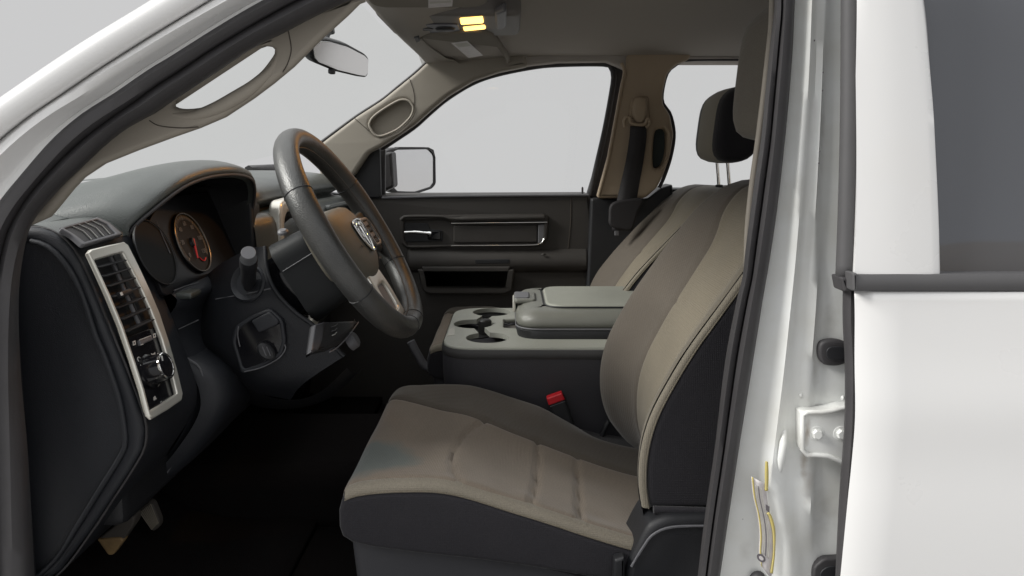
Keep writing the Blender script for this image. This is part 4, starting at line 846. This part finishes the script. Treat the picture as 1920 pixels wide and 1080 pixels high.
def seat(name, label, dy, recline, group, near_off=0):
    dX = .04 if near_off else 0
    T = Matrix.Translation((dX, dy, 0)); o = thing(name, label, 'car seat', (dX, YC + dy, .64), group)
    def put(v): return T @ Vector(v)
    rnd = random.Random(3)
    wr = [(rnd.uniform(-.26, .2), rnd.uniform(.28, .78), rnd.uniform(.02, .06), rnd.uniform(-.004, .004)) for _ in range(26)]
    def top(x, y, seams=True):
        z = itp(ZB, x); t = (y - YC) / .25
        z -= .024 * max(0, 1 - t * t) * sst(-.28, -.14, x)
        # far edge and near edge roll
        z -= .030 * sst(.755, .815, y) ** 2 + .10 * sst(.79, .822, y) ** 2
        z -= .012 * (1 - sst(.262, .30, y)) ** 2
        z -= .05 * sst(.05, .25, x) * sst(.70, .80, y)
        for a, b, r_, h in wr: z += h * math.exp(-(((x - a) / r_) ** 2 + ((y - b) / r_) ** 2))
        z += .0012 * math.sin(x * 95 + y * 30) * sst(-.18, -.25, x) 
        if seams:
            z -= groove(min(polyd(x, y, SEAM_U), polyd(x, y, SEAM_1), polyd(x, y, SEAM_2)), 0.004, .0065)
            z -= groove(abs(y - itp(YB, x)), .006, .006)
        return z
    def front(u):      # arc-like: X runs from under the nose to the back
        return -.268 + .60 * u
    NU, NV = 90, 46
    def patch(nm, f0, f1, m, nv):
        rows = []
        for i in range(NU):
            u = i / (NU - 1); x = -.2665 + .60 * u
            row = []
            for j in range(nv):
                y = f0(x) + (f1(x) - f0(x)) * j / (nv - 1); row.append(put((x, y, top(x, y))))
            rows.append(row)
        # nose: roll under at the front
        nose = []
        for k, (dx, dz) in enumerate(((.012, -.045), (.003, -.024), (-.001, -.009))):
            nose.append([Vector((p.x + dx, p.y, p.z + dz)) for p in rows[0]])
        return grid(nm, nose + rows, m, o, ang=80)
    patch('seat_panel', lambda x: .276, lambda x: itp(YB, x), TAN, NV)
    patch('seat_bolster', lambda x: itp(YB, x), lambda x: .822, TAUPE, 26)
    # piping strip along the near edge
    px = [(-.262, 0), (-.24, 0), (-.18, 0), (-.10, 0), (0, 0), (.06, 0), (.12, 0), (.19, 0), (.235, 0)]
    pc = cr([put((x, .272, top(x, .30, False) - .004)) for x, _ in px], 50)
    rails('piping', [[p + Vector((0, a, b)) for p in pc] for a, b in ((.014, .004), (.006, .0045), (-.002, .002), (-.006, -.004), (-.0065, -.010), (-.003, -.014), (.004, -.014))], PIPE, o, n=50, k=2)
    tube('piping_stitch', [p + Vector((0, -.0070, -.0095)) for p in pc], .0012, TAN2, o, n=6)
    # charcoal body of the cushion
    ol = [(-.264, .972)] + [(x, top(x, .30, False) - .014) for x in np.linspace(-.255, .25, 26)] + [(.34, .88), (.34, .78)] + xz([(1150, 1092), (1000, 1066), (880, 1050), (783, 1040), (700, 1029), (660, 1020), (641, 1008), (635, 990), (634, 960)], .264)
    cs_ = plate('cushion_side', [(a + dX, b) for a, b in ol], CHAR, MY(.264 + dy), .022, .009, parent=o, res=4, ang=70)
    core = [(-.2635, .955), (-.24, .95), (-.1, .945), (.05, .90), (.2, .86), (.34, .84), (.34, .80), (.2, .80), (-.05, .865), (-.18, .895), (-.235, .91), (-.258, .918), (-.2655, .930)]
    plate('cushion_core', [(a + dX, b) for a, b in core], CHAR, MY(.28 + dy), .535, .006, parent=o)
    # seat base and lower skirt
    ob = [(-.258, .912), (-.235, .908), (-.15, .89), (0, .86), (.3, .80), (.3, .70), (-.20, .72), (-.25, .80), (-.258, .88)]
    plate('seat_base', [(a + dX, b) for a, b in ob], BASEM, MY(.285 + dy), .50, .014, parent=o)
    box('seat_rail', (0, .33 + dy, .67), (.5, .04, .05), BLK, o, .006); box('seat_rail', (0, .74 + dy, .67), (.5, .04, .05), BLK, o, .006)
    # recliner cover low at the back
    if not near_off:
        rcv = plate('recliner_cover', rounded(xz([(1176, 1066), (1203, 1010), (1217, 986), (1250, 970), (1420, 968), (1420, 1200), (1164, 1200)], .245), .02), BLK, MY(.247 + dy), .10, .012, parent=o, ang=60)
        tube('cover_joint', cr([put(U(x, y, .2455)) for x, y in ((1184, 1062), (1206, 1026), (1225, 1002), (1262, 988), (1340, 986))], 20), .0022, GREYP, rcv, n=6)
        plate('recliner_lever', rounded(xz([(1152, 1050), (1172, 1044), (1172, 1110), (1148, 1110)], .243), .004), BLK, MY(.243 + dy), .02, .005, parent=o)
    # ---------------- backrest
    piv = Vector((.25, 0, .95)); RM = Matrix.Translation(piv) @ Matrix.Rotation(recline, 4, 'Y') @ Matrix.Translation(-piv)
    def pb(x, y, z): return T @ (RM @ Vector((x, y, z)))
    def dish(y, z):
        hi = 1 - .75 * sst(1.30, 1.45, z)
        t = abs(y - YC) / .27
        d = .052 * hi * (1 - sst(.30, .96, t))
        d += .06 * sst(.92, 1.06, t) ** 2
        return d
    bz_ = [.86 + (1.452 - .86) * i / 79 for i in range(80)]
    YS = [(.86, .60), (1.0, .612), (1.2, .632), (1.35, .66), (1.41, .69), (1.445, .705), (1.46, .71)]     # centre panel edge
    zarc = [(v.y, v.x) for v in cr([(1.190, .32, 0), (1.222, .42, 0), (1.228, .50, 0), (1.215, .60, 0), (1.205, .63, 0)], 20)]
    def face(y, z):
        x = itp(XF, z) + dish(y, z)
        x += groove(abs(y - itp(YS, z)), .006, .006)
        x += groove(polyd(y, z, zarc), .0035, .004) if y < itp(YS, z) + .01 else 0
        for a, b, r_, h in wr: x += .7 * h * math.exp(-(((z - 1.18 - a) / r_) ** 2 + ((y - b) / r_) ** 2))
        return x
    def bpatch(nm, f0, f1, m, nv):
        rows = [[pb(face(f0(z) + (f1(z) - f0(z)) * j / (nv - 1), z), f0(z) + (f1(z) - f0(z)) * j / (nv - 1), z) for j in range(nv)] for z in bz_]
        last = rows[-1]
        for dx, dz in ((.05, .002), (.11, -.02), (.135, -.06)): rows.append([p + Vector((dx, 0, dz)) for p in last])
        return grid(nm, rows, m, o, ang=80)
    narrow = lambda z: .030 * sst(1.28, 1.45, z)
    bpatch('back_panel', lambda z: .285 + narrow(z), lambda z: itp(YS, z), TAN2, 40)
    bpatch('back_bolster', lambda z: itp(YS, z), lambda z: .818 - narrow(z), TAUPE, 30)
    zz_ = [.945, .98, 1.02, 1.06, 1.10, 1.15, 1.20, 1.26, 1.32, 1.37, 1.41, 1.435, 1.447]
    pc2 = [pb(itp(XF, z) + .004, .280 + narrow(z), z) for z in zz_]
    rails('piping', [[p + Vector((a, b, 0)) for p in pc2] for a, b in ((.003, .010), (-.001, .006), (-.0025, .000), (.000, -.0045), (.006, -.006), (.010, -.004), (.012, .003))], PIPE, o, n=60, k=2)
    tube('piping_stitch', cr([p + Vector((.0075, -.0075, 0)) for p in pc2], 50), .0012, TAN2, o, n=6)
    sd_ = [(itp(XF, z) + .014, z) for z in np.linspace(.945, 1.44, 30)] + [(.60, 1.446), (.66, 1.42), (.66, 1.35), (.52, 1.1), (.44, .945)]
    v = plate('back_side', sd_, CHAR, MY(.272), .022, .009, parent=o, ang=70)
    v.data.transform(T @ RM)
    cq = [(itp(XF, z) + .075, z) for z in np.linspace(.90, 1.40, 20)] + [(.62, 1.42), (.65, 1.38), (.65, 1.3), (.52, 1.1), (.44, .90)]
    v = plate('back_shell', cq, CHAR, MY(.288), .51, .010, parent=o, ang=70); v.data.transform(T @ RM)
    # lower back welt
    tube('back_welt', [pb(.222, .268, .946), pb(.32, .266, .944), pb(.43, .266, .944)], .006, CHAR, o, n=8)
    return o, pb
G = 'front seats'
drv, pbd = seat('car_seat', 'tan cloth front seat with charcoal sides nearest the open door', 0, 0, G)
pas, pbp = seat('car_seat', 'tan cloth front seat beyond the centre console', .865, R(8.5), G, 1)

def headrest(parent, M, w_, h_, d_, fm, sm, posts, drop):
    """Cushion with a lighter front and dark side cheeks on two steel posts; M places it (x back, y across, z up)."""
    def sec(y, s):
        q = [(0, -h_ / 2 + .03), (-.004, 0), (0, h_ / 2 - .05), (.018, h_ / 2 - .018), (.05, h_ / 2), (d_ - .03, h_ / 2 - .008), (d_, h_ / 2 - .05), (d_, -h_ / 2 + .06), (d_ - .03, -h_ / 2 + .01), (.03, -h_ / 2)]
        q = cr([(a, b, 0) for a, b in q], 36, True); cx_ = d_ / 2
        return [M @ Vector(((p.x - cx_) * s + cx_, y, p.y * s)) for p in q]
    hw = w_ / 2
    f = grid('headrest', [sec(-hw + .055, .985), sec(-hw + .075, 1), sec(0, 1.01), sec(hw - .075, 1), sec(hw - .055, .985)], fm, parent, closed=True, ang=80)
    for s_ in (-1, 1):
        rows = [sec(s_ * (hw - .056), .985), sec(s_ * (hw - .03), .965), sec(s_ * (hw - .012), .91), sec(s_ * (hw - .002), .80), sec(s_ * hw, .6), sec(s_ * (hw + .001), .02)]
        grid('headrest_cheek', rows, sm, f, closed=True, ang=80)
    for y in posts:
        tube('headrest_post', [M @ Vector((d_ * .45, y, -h_ / 2 + .01)), M @ Vector((d_ * .45 + drop * .25, y, -h_ / 2 - drop))], .0055, CHROME, f, n=10)
        lathe('post_collar', M @ Vector((d_ * .45 + drop * .25, y, -h_ / 2 - drop + .002)), (0, 0, 1), [(-.01, .012), (.004, .012), (.006, .009)], BLK, f, n=16)
    return f
HR = fabric('headrest_cloth', (.29, .265, .21), (.25, .225, .18))
MH = Matrix.Translation((.592, 1.425, 1.592)) @ Matrix.Rotation(R(6), 4, 'Y')
headrest(pas, MH, .285, .222, .125, HR, CHAR, (-.06, .055), .075)
MH2 = Matrix.Translation((.448, YC, 1.66)) @ Matrix.Rotation(R(5), 4, 'Y')
HR2 = fabric('near_headrest_cloth', (.20, .18, .148), (.17, .152, .127))
headrest(drv, MH2, .29, .26, .13, HR2, HR2, (-.06, .06), .09)

# seat belt buckle standing between seat and console
BK = thing('belt_buckle', 'black seat belt buckle with red release button', 'seat belt buckle', U(1050, 800, .795))
bp0, bp1 = U(1062, 800, .795), U(1040, 742, .795); up_ = (bp1 - bp0).normalized(); sd2 = Vector((up_.z, 0, -up_.x))
MBu = frame((bp0 + bp1) / 2, sd2, up_)
plate('buckle_body', rounded([(-.019, -.05), (.019, -.05), (.021, .035), (-.021, .035)], .005), BLK, frame((bp0 + bp1) / 2 + Vector((0, -.012, 0)), sd2, up_), .026, .006, parent=BK)
plate('release_button', rounded([(-.0195, .026), (.0195, .026), (.0185, .044), (-.0185, .044)], .003), RED, frame((bp0 + bp1) / 2 + Vector((0, -.0145, 0)), sd2, up_), .022, .003, parent=BK)
tube('buckle_stalk', [bp0 + up_ * .01, bp0 - up_ * .05 + Vector((.01, 0, 0)), bp0 - up_ * .12 + Vector((.03, .01, 0))], .014, BLK, BK, flat=.5)
tube('buckle_seam', [(bp0 + bp1) / 2 + sd2 * a + up_ * .0225 + Vector((0, -.0128, 0)) for a in (-.018, .018)], .0008, GREYP, BK, n=5)
tube('belt_tongue', cr([U(1128, 818, .80), U(1136, 800, .80), U(1142, 790, .80)], 8), .006, BLK, BK, n=8)

# ================================================================== centre console
CC = thing('centre_console', 'grey folded centre console with three cup holders and padded lid', 'centre console', (.1, 1.03, .66))
ZT = 1.060
def zp(pts, z): return [(p.x, p.y) for p in (UZ(x, y, z) for x, y in pts)]
MZ = lambda z: Matrix(((1, 0, 0, 0), (0, 1, 0, 0), (0, 0, 1, z), (0, 0, 0, 1)))
_b = [(-.168, 1.02), (-.165, .94), (-.15, .885), (-.11, .862), (0, .856), (.42, .856), (.42, 1.215), (0, 1.225), (-.08, 1.215), (-.13, 1.18), (-.158, 1.11)]
bl = rounded([(-.166, .822), (.42, .822), (.42, 1.272), (-.166, 1.272)], .085, 10)
def ringC(s, z, dx=0): return [Vector(((x - .12) * s[0] + .12 + dx, (y - 1.047) * s[1] + 1.047, z)) for x, y in bl]
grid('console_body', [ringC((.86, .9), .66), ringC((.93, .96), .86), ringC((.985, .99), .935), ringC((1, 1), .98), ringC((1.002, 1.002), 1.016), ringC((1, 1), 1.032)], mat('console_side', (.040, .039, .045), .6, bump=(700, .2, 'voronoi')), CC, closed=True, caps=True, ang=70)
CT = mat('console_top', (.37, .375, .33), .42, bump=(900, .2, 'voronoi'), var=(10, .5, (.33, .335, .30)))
grid('console_rim', [ringC((.996, .996), 1.030), ringC((1.008, 1.010), 1.036), ringC((1.008, 1.010), 1.046), ringC((1.0, 1.0), 1.054)], mat('console_rim', (.055, .054, .055), .5, bump=(800, .2, 'voronoi')), CC, closed=True, ang=70)
def circ(c, r, n=28): return [(c[0] + r * math.cos(2 * math.pi * i / n), c[1] + r * math.sin(2 * math.pi * i / n)) for i in range(n)]
cA, cB, cC = [UZ(x, y, ZT) for x, y in ((922, 585), (888, 607), (914, 633))]
# three cups joined by a keyhole-like waist
tray = [UZ(x, y, ZT) for x, y in ((945, 598), (990, 596), (990, 616), (945, 614))]
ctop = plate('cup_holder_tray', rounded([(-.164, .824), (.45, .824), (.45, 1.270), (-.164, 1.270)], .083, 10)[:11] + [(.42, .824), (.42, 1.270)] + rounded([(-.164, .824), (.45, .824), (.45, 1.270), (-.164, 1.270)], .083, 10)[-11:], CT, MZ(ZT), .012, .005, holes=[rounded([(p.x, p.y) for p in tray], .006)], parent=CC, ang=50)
RC_ = ((cA, .053), (cB, .052), (cC, .052))
bm = bmesh.new()
for c, r in RC_: bmesh.ops.create_cone(bm, cap_ends=True, segments=40, radius1=r, radius2=r, depth=.1, matrix=Matrix.Translation((c.x, c.y, ZT)))
for (p, q, wd_) in ((cA, cB, .028), (cB, cC, .028)):
    d_ = Vector((q.x - p.x, q.y - p.y, 0)); bmesh.ops.create_cube(bm, size=1, matrix=Matrix.Translation(((p.x + q.x) / 2 + .004, (p.y + q.y) / 2, ZT + .001)) @ d_.to_track_quat('X', 'Z').to_matrix().to_4x4() @ Matrix.Diagonal((d_.length * .8, wd_, .12, 1)))
cm_ = bpy.data.meshes.new('cutter'); bm.to_mesh(cm_); bm.free(); cut_ = bpy.data.objects.new('cutter', cm_); COL.objects.link(cut_)
bo = ctop.modifiers.new('cups', 'BOOLEAN'); bo.object = cut_; bo.operation = 'DIFFERENCE'; bo.solver = 'EXACT'; bo.use_self = True
bpy.context.view_layer.update(); me_ = bpy.data.meshes.new_from_object(ctop.evaluated_get(bpy.context.evaluated_depsgraph_get()))
ctop.modifiers.clear(); ctop.data = me_; me_.materials.clear(); me_.materials.append(CT); bpy.data.objects.remove(cut_)
me_.polygons.foreach_set('use_smooth', [True] * len(me_.polygons)); me_.set_sharp_from_angle(angle=R(40))
# cup wells
cupm = mat('cup_liner', (.012, .0115, .011), .45)
for c, r in RC_:
    lathe('cup_well', Vector((c.x, c.y, ZT - .060)), (0, 0, 1), [(.0, 0), (0, r * .9), (.004, r * .95), (.022, r + .001), (.034, r + .001)], cupm, ctop, n=36)
lq = rounded([(-.158, .832), (.010, .832), (.010, 1.264), (-.158, 1.264)], .05, 8)
plate('liner_floor', lq, cupm, MZ(ZT - .030), .006, .001, holes=[[(c.x + (r + .0005) * math.cos(a * math.pi / 18), c.y + (r + .0005) * math.sin(a * math.pi / 18)) for a in range(36)] for c, r in RC_], parent=ctop)
dv = ((cA.x + cB.x + cC.x) / 3 + .012, (cA.y + cB.y + cC.y) / 3)
lathe('cup_divider', (dv[0] - .01, dv[1], ZT - .058), (0, 0, 1), [(0, .020), (.04, .018), (.066, .017), (.070, .013), (.071, 0)], cupm, ctop, n=24)
plate('coin_tray_floor', [(p.x, p.y) for p in tray], mat('tray_floor', (.12, .11, .10), .6), MZ(ZT - .018), .004, .001, parent=ctop)
plate('tray_label', [(p.x, p.y) for p in (UZ(x, y, ZT + .0008) for x, y in ((844, 616), (853, 613), (852, 628), (838, 630)))], LABEL, MZ(ZT + .0008), .0006, .0001, parent=ctop)
# padded lid with latch and inset pad
def lidring(z, g, x1=.42):
    q = rounded([(.018 - g, .905 - g), (x1, .905 - g), (x1, 1.250 + g), (.018 - g, 1.250 + g)], .055 + g, 10)
    return [Vector((x, y, z - .014)) for x, y in q]
LIDM = mat('lid_vinyl', (.18, .182, .16), .34, spec=.6, bump=(700, .25, 'voronoi'), var=(9, .5, (.13, .13, .116)))
grid('lid_base', [lidring(1.066, -.012), lidring(1.070, .004), lidring(1.094, .010), lidring(1.098, .006)], BLK, CC, closed=True, caps=True, ang=60)
lid = grid('console_lid', [lidring(1.097, -.004), lidring(1.100, .006), lidring(1.112, .009), lidring(1.126, .003), lidring(1.136, -.012), lidring(1.141, -.032), lidring(1.143, -.07)], LIDM, CC, closed=True, caps=True, ang=80)
tube('lid_seam', lidring(1.0985, .0085), .0022, GREYP, lid, n=6, closed=True)
padq = rounded([(.085, .945), (.5, .945), (.5, 1.215), (.085, 1.215)], .05, 10)
plate('lid_pad', padq, mat('pad_vinyl', (.30, .305, .265), .5, bump=(600, .3, 'voronoi'), var=(9, .5, (.27, .275, .24))), MZ(1.1335), .012, .006, parent=lid, ang=80)
tube('pad_seam', [Vector((x, y, 1.1292)) for x, y in rounded([(.079, .939), (.51, .939), (.51, 1.221), (.079, 1.221)], .055, 10)], .0022, BLK, lid, n=6, closed=True)
# latch at the front of the lid
lt = plate('lid_latch', rounded([(.005, 1.025), (.062, 1.025), (.062, 1.135), (.005, 1.135)], .012), LIDM, MZ(1.1325), .012, .005, parent=lid, ang=60)
plate('latch_tab', rounded([(.006, 1.04), (.045, 1.04), (.045, 1.12), (.006, 1.12)], .008), GREYP, MZ(1.1355), .008, .003, parent=lt)
box('latch_lip', (.0055, 1.08, 1.111), (.008, .085, .03), SILVER, lt, .003)
# low floor bracket behind the console
tube('floor_duct', cr([U(770, 640, 1.2), U(783, 665, 1.2), U(800, 688, 1.2), U(830, 690, 1.2)], 14), .012, GREYP, CC, n=8)
box('console_foot', (-.12, 1.0, .80), (.1, .25, .3), GREYP, CC, .02)
# rounded hump of the passenger seat cushion end behind it is the passenger seat itself

# ================================================================== passenger seat belt
SB = thing('seat_belt', 'dark seat belt hanging from the far pillar', 'seat belt', U(1165, 440, 1.56))
blt = [(1197, 236), (1196, 260), (1190, 300), (1180, 350), (1172, 395), (1166, 432)]
blt = L(blt, 1.575)
strap = []
for i, p in enumerate(cr(blt, 30)):
    wd = .026 + .008 * (i / 29)
    strap.append([p + Vector((-wd, .003 * math.sin(i * .4), 0)), p + Vector((-wd * .3, -.004, 0)), p + Vector((wd * .3, -.004, 0)), p + Vector((wd, .002, 0))])
grid('belt_strap', strap, WEB, SB, solid=.002)
bunch = L([(1166, 425), (1158, 415), (1150, 412), (1142, 418), (1140, 432)], 1.57)
plate('belt_bunch', loop2(xz([(1150, 380), (1205, 372), (1196, 400), (1186, 430), (1165, 432), (1145, 424), (1142, 408)], 1.565)), WEB, MY(1.565), .02, .008, parent=SB, ang=80)
plate('belt_anchor', rounded(xz([(1152, 428), (1160, 427), (1161, 442), (1153, 442)], 1.57), .002), GREYP, MY(1.57), .01, .002, parent=SB)
gd = plate('height_adjuster', loop2(xz([(1190, 186), (1200, 180), (1211, 186), (1213, 205), (1209, 225), (1200, 231), (1190, 225), (1186, 205)], 1.578)), TANP, MY(1.572), .03, .010, parent=SB, ang=80)
plate('guide_bezel', rounded(xz([(1184, 183), (1216, 180), (1219, 222), (1180, 222)], 1.592), .01), TANP, MY(1.592), .014, .005, parent=SB)
tube('belt_guide', cr(L([(1172, 238), (1170, 228), (1174, 220), (1181, 220), (1183, 230), (1198, 234), (1210, 232), (1213, 223), (1217, 225), (1217, 234), (1211, 239)], 1.570), 30), .0055, TANP, SB, n=8)

# ================================================================== inside mirror
RM_ = thing('rear_view_mirror', 'rear view mirror with black edge hanging before the windshield', 'mirror', U(640, 105, .95))
n_ = Vector((.93, -.22, -.42)).normalized(); P0 = U(640, 110, .93)
MO = [(588, 78), (600, 75), (618, 76), (652, 86), (684, 103), (691, 110), (690.5, 137), (686, 144), (671, 142), (633, 133), (596, 118), (588, 109), (586, 92)]
sx_ = Vector((0, 0, 1)).cross(n_).normalized(); Mmir = frame(P0, sx_, n_.cross(sx_))
Mmir2 = Mmir
zc = Vector((Mmir[0][2], Mmir[1][2], Mmir[2][2]))
mo2 = toM(Mmir, MO, P0, zc)
ctr = (sum(a for a, b in mo2) / len(mo2), sum(b for a, b in mo2) / len(mo2))
big = [(ctr[0] + (a - ctr[0]) * 1.035, ctr[1] + (b - ctr[1]) * 1.11) for a, b in mo2]
hs = plate('mirror_housing', rounded(big, .008), BLK, Mmir, .03, .008, holes=[], parent=RM_, ang=70)
mo3 = [(ctr[0] + (a - ctr[0]) * .975, ctr[1] + (b - ctr[1]) * .93) for a, b in mo2]
plate('mirror_glass', rounded(mo3, .006), MIRROR, Mmir @ Matrix.Translation((0, 0, .0012)), .003, .0006, parent=RM_)
tube('mirror_stem', [U(606, 84, 1.0), U(611, 66, 1.02), U(618, 50, 1.04)], .010, BLK, RM_, n=10)
plate('mirror_button', rounded(xz([(604, 38), (622, 34), (626, 62), (606, 66)], 1.04), .006), BLK, MY(1.03), .03, .006, parent=RM_)
box('dim_lever', U(622, 134, .92), (.014, .02, .012), BLK, RM_, .003)

# ================================================================== overhead console, lamp, visors
ZO = 1.800
def plz(name, px, z, m, th, bev, parent, r=.0, holes=(), ang=60, cnv=True):
    """A panel facing down: outline traced at height z."""
    pts = [(p.x, p.y) for p in (UZ(x, y, z) for x, y in px)] if cnv else px
    pts = rounded(pts, r) if r else pts
    Mz = Matrix(((1, 0, 0, 0), (0, -1, 0, 0), (0, 0, -1, z), (0, 0, 0, 1)))
    return plate(name, [(a, -b) for a, b in pts], m, Mz, th, bev, holes=[[(a, -b) for a, b in h] for h in holes], parent=parent, ang=ang)
OC = thing('overhead_console', 'grey overhead console with a lit amber dome lamp', 'overhead console', (-.15, .945, ZO))
oc = plz('console_shell', rounded([(-.30, .80), (.02, .80), (.02, 1.09), (-.30, 1.09)], .03, 6), ZO, CONS, .05, .014, OC, cnv=False)
plz('console_strip', rounded([(-.285, .90), (-.125, .90), (-.125, 1.03), (-.285, 1.03)], .012, 5), ZO - .003, mat('blue_grey_strip', (.045, .048, .065), .45), .006, .002, OC, cnv=False)
plz('strip_recess', rounded([(-.275, .91), (-.21, .91), (-.21, 1.02), (-.275, 1.02)], .01, 5), ZO - .0045, BLK, .003, .0005, OC, cnv=False)
lathe('round_switch', (-.158, .955, ZO - .002), (0, 0, -1), [(0, .024), (.004, .023), (.006, .020), (.006, 0)], BLK, OC, n=28)
lathe('console_sensor', (-.205, .96, ZO - .002), (0, 0, -1), [(0, .018), (.003, .016), (.003, 0)], BLK, OC, n=24, sx=1.2)
def lens(px, name='lamp_lens'):
    return plz(name, px, ZO - .004, AMBER, .008, .003, OC, r=.006)
lens([(862, 37), (905, 33.5), (907, 44), (864, 47)]); lens([(868, 53.5), (909, 49.5), (911, 55), (870, 59)])
ls = bpy.data.lights.new('dome_lamp', 'SPOT'); ls.energy = 5.0; ls.color = (1, .42, .07); ls.spot_size = R(68); ls.spot_blend = .9; ls.shadow_soft_size = .02
lo_ = bpy.data.objects.new('dome_lamp', ls); COL.objects.link(lo_); lo_.location = (-.09, .875, ZO - .02); lo_.rotation_euler = Vector((-.36, -.26, -.38)).to_track_quat('-Z', 'Y').to_euler()
lo_.parent = OC; lo_.matrix_parent_inverse = Matrix.Translation(-Vector(OC.location))
plz('console_end', [(928, 28), (944, 21), (950, 22), (950, 50), (944, 55), (930, 56)], ZO - .004, GREYP, .02, .006, OC, r=.008)
DVl = thing('sun_visor', 'cloth sun visor folded up above the steering wheel', 'sun visor', (-.17, .4, 1.80), 'sun visors')
plz('visor_panel', rounded([(-.275, .14), (-.06, .14), (-.045, .63), (-.075, .665), (-.255, .665), (-.275, .64)], .025, 5), 1.788, VISOR, .024, .011, DVl, cnv=False, ang=80)
plz('visor_label', [(803, -16), (851, -20), (848, 12), (803, 15)], 1.787, LABELW, .0008, .0001, DVl)
plz('label_print', [(806, 4), (846, 2), (846, 5), (806, 7)], 1.7862, LABEL, .0005, .0001, DVl)
PVs = thing('sun_visor', 'cloth sun visor folded up on the passenger side', 'sun visor', (-.14, 1.35, 1.80), 'sun visors')
plz('visor_panel', [(772, 74), (785, 72), (800, 88), (832, 110), (848, 113), (868, 127), (900, 130), (930, 127), (957, 121), (953, 108), (940, 90), (924, 67), (900, 60), (860, 62), (800, 66)], 1.792, VISOR, .024, .010, PVs, r=.02, ang=80)
plz('visor_label', [(846, 81), (876, 77), (906, 104), (879, 109)], 1.791, LABELW, .0008, .0001, PVs)
plz('label_print', [(853, 83), (875, 80), (882, 86), (860, 89)], 1.7902, LABEL, .0005, .0001, PVs)
plz('visor_clip', [(776, 72), (786, 70), (788, 78), (780, 80)], 1.788, BLK, .01, .003, PVs, r=.003)

# ================================================================== pedals
BP = thing('brake_pedal', 'brake pedal with amber light painted on its lower edge', 'pedal', U(215, 1000, .46))
pm = plate('pedal_pad', rounded(xz([(182, 1012), (238, 966), (252, 970), (250, 985), (212, 1040), (204, 1040)], .46), .006), PEDAL, MY(.46), .03, .004, parent=BP)
plate('pedal_edge', rounded(xz([(181, 1011), (226, 1008), (232, 1014), (212, 1041), (203, 1041)], .457), .004), PEDAL_LIT, MY(.456), .02, .003, parent=BP)
tube('pedal_arm', [U(240, 968, .48), U(262, 900, .5), U(270, 840, .52)], .012, BLK, BP)
FP = thing('accelerator_pedal', 'narrow ribbed pedal under the dashboard edge', 'pedal', U(280, 970, .60))
fp = plate('pedal_pad', rounded(xz([(258, 958), (278, 941), (286, 945), (299, 978), (298, 990), (286, 998)], .60), .006), PEDAL, MY(.60), .02, .004, parent=FP)
for k in range(8):
    f = k / 7
    tube('pedal_rib', [U(262 + 20 * f, 960 - 15 * f, .597), U(285 + 12 * f, 993 - 12 * f, .597)], .0012, mat('rib_wear', (.28, .25, .20), .6) if k == 0 else bpy.data.materials['rib_wear'], fp, n=5)
tube('pedal_arm', [U(275, 945, .62), U(280, 880, .66)], .01, BLK, FP)
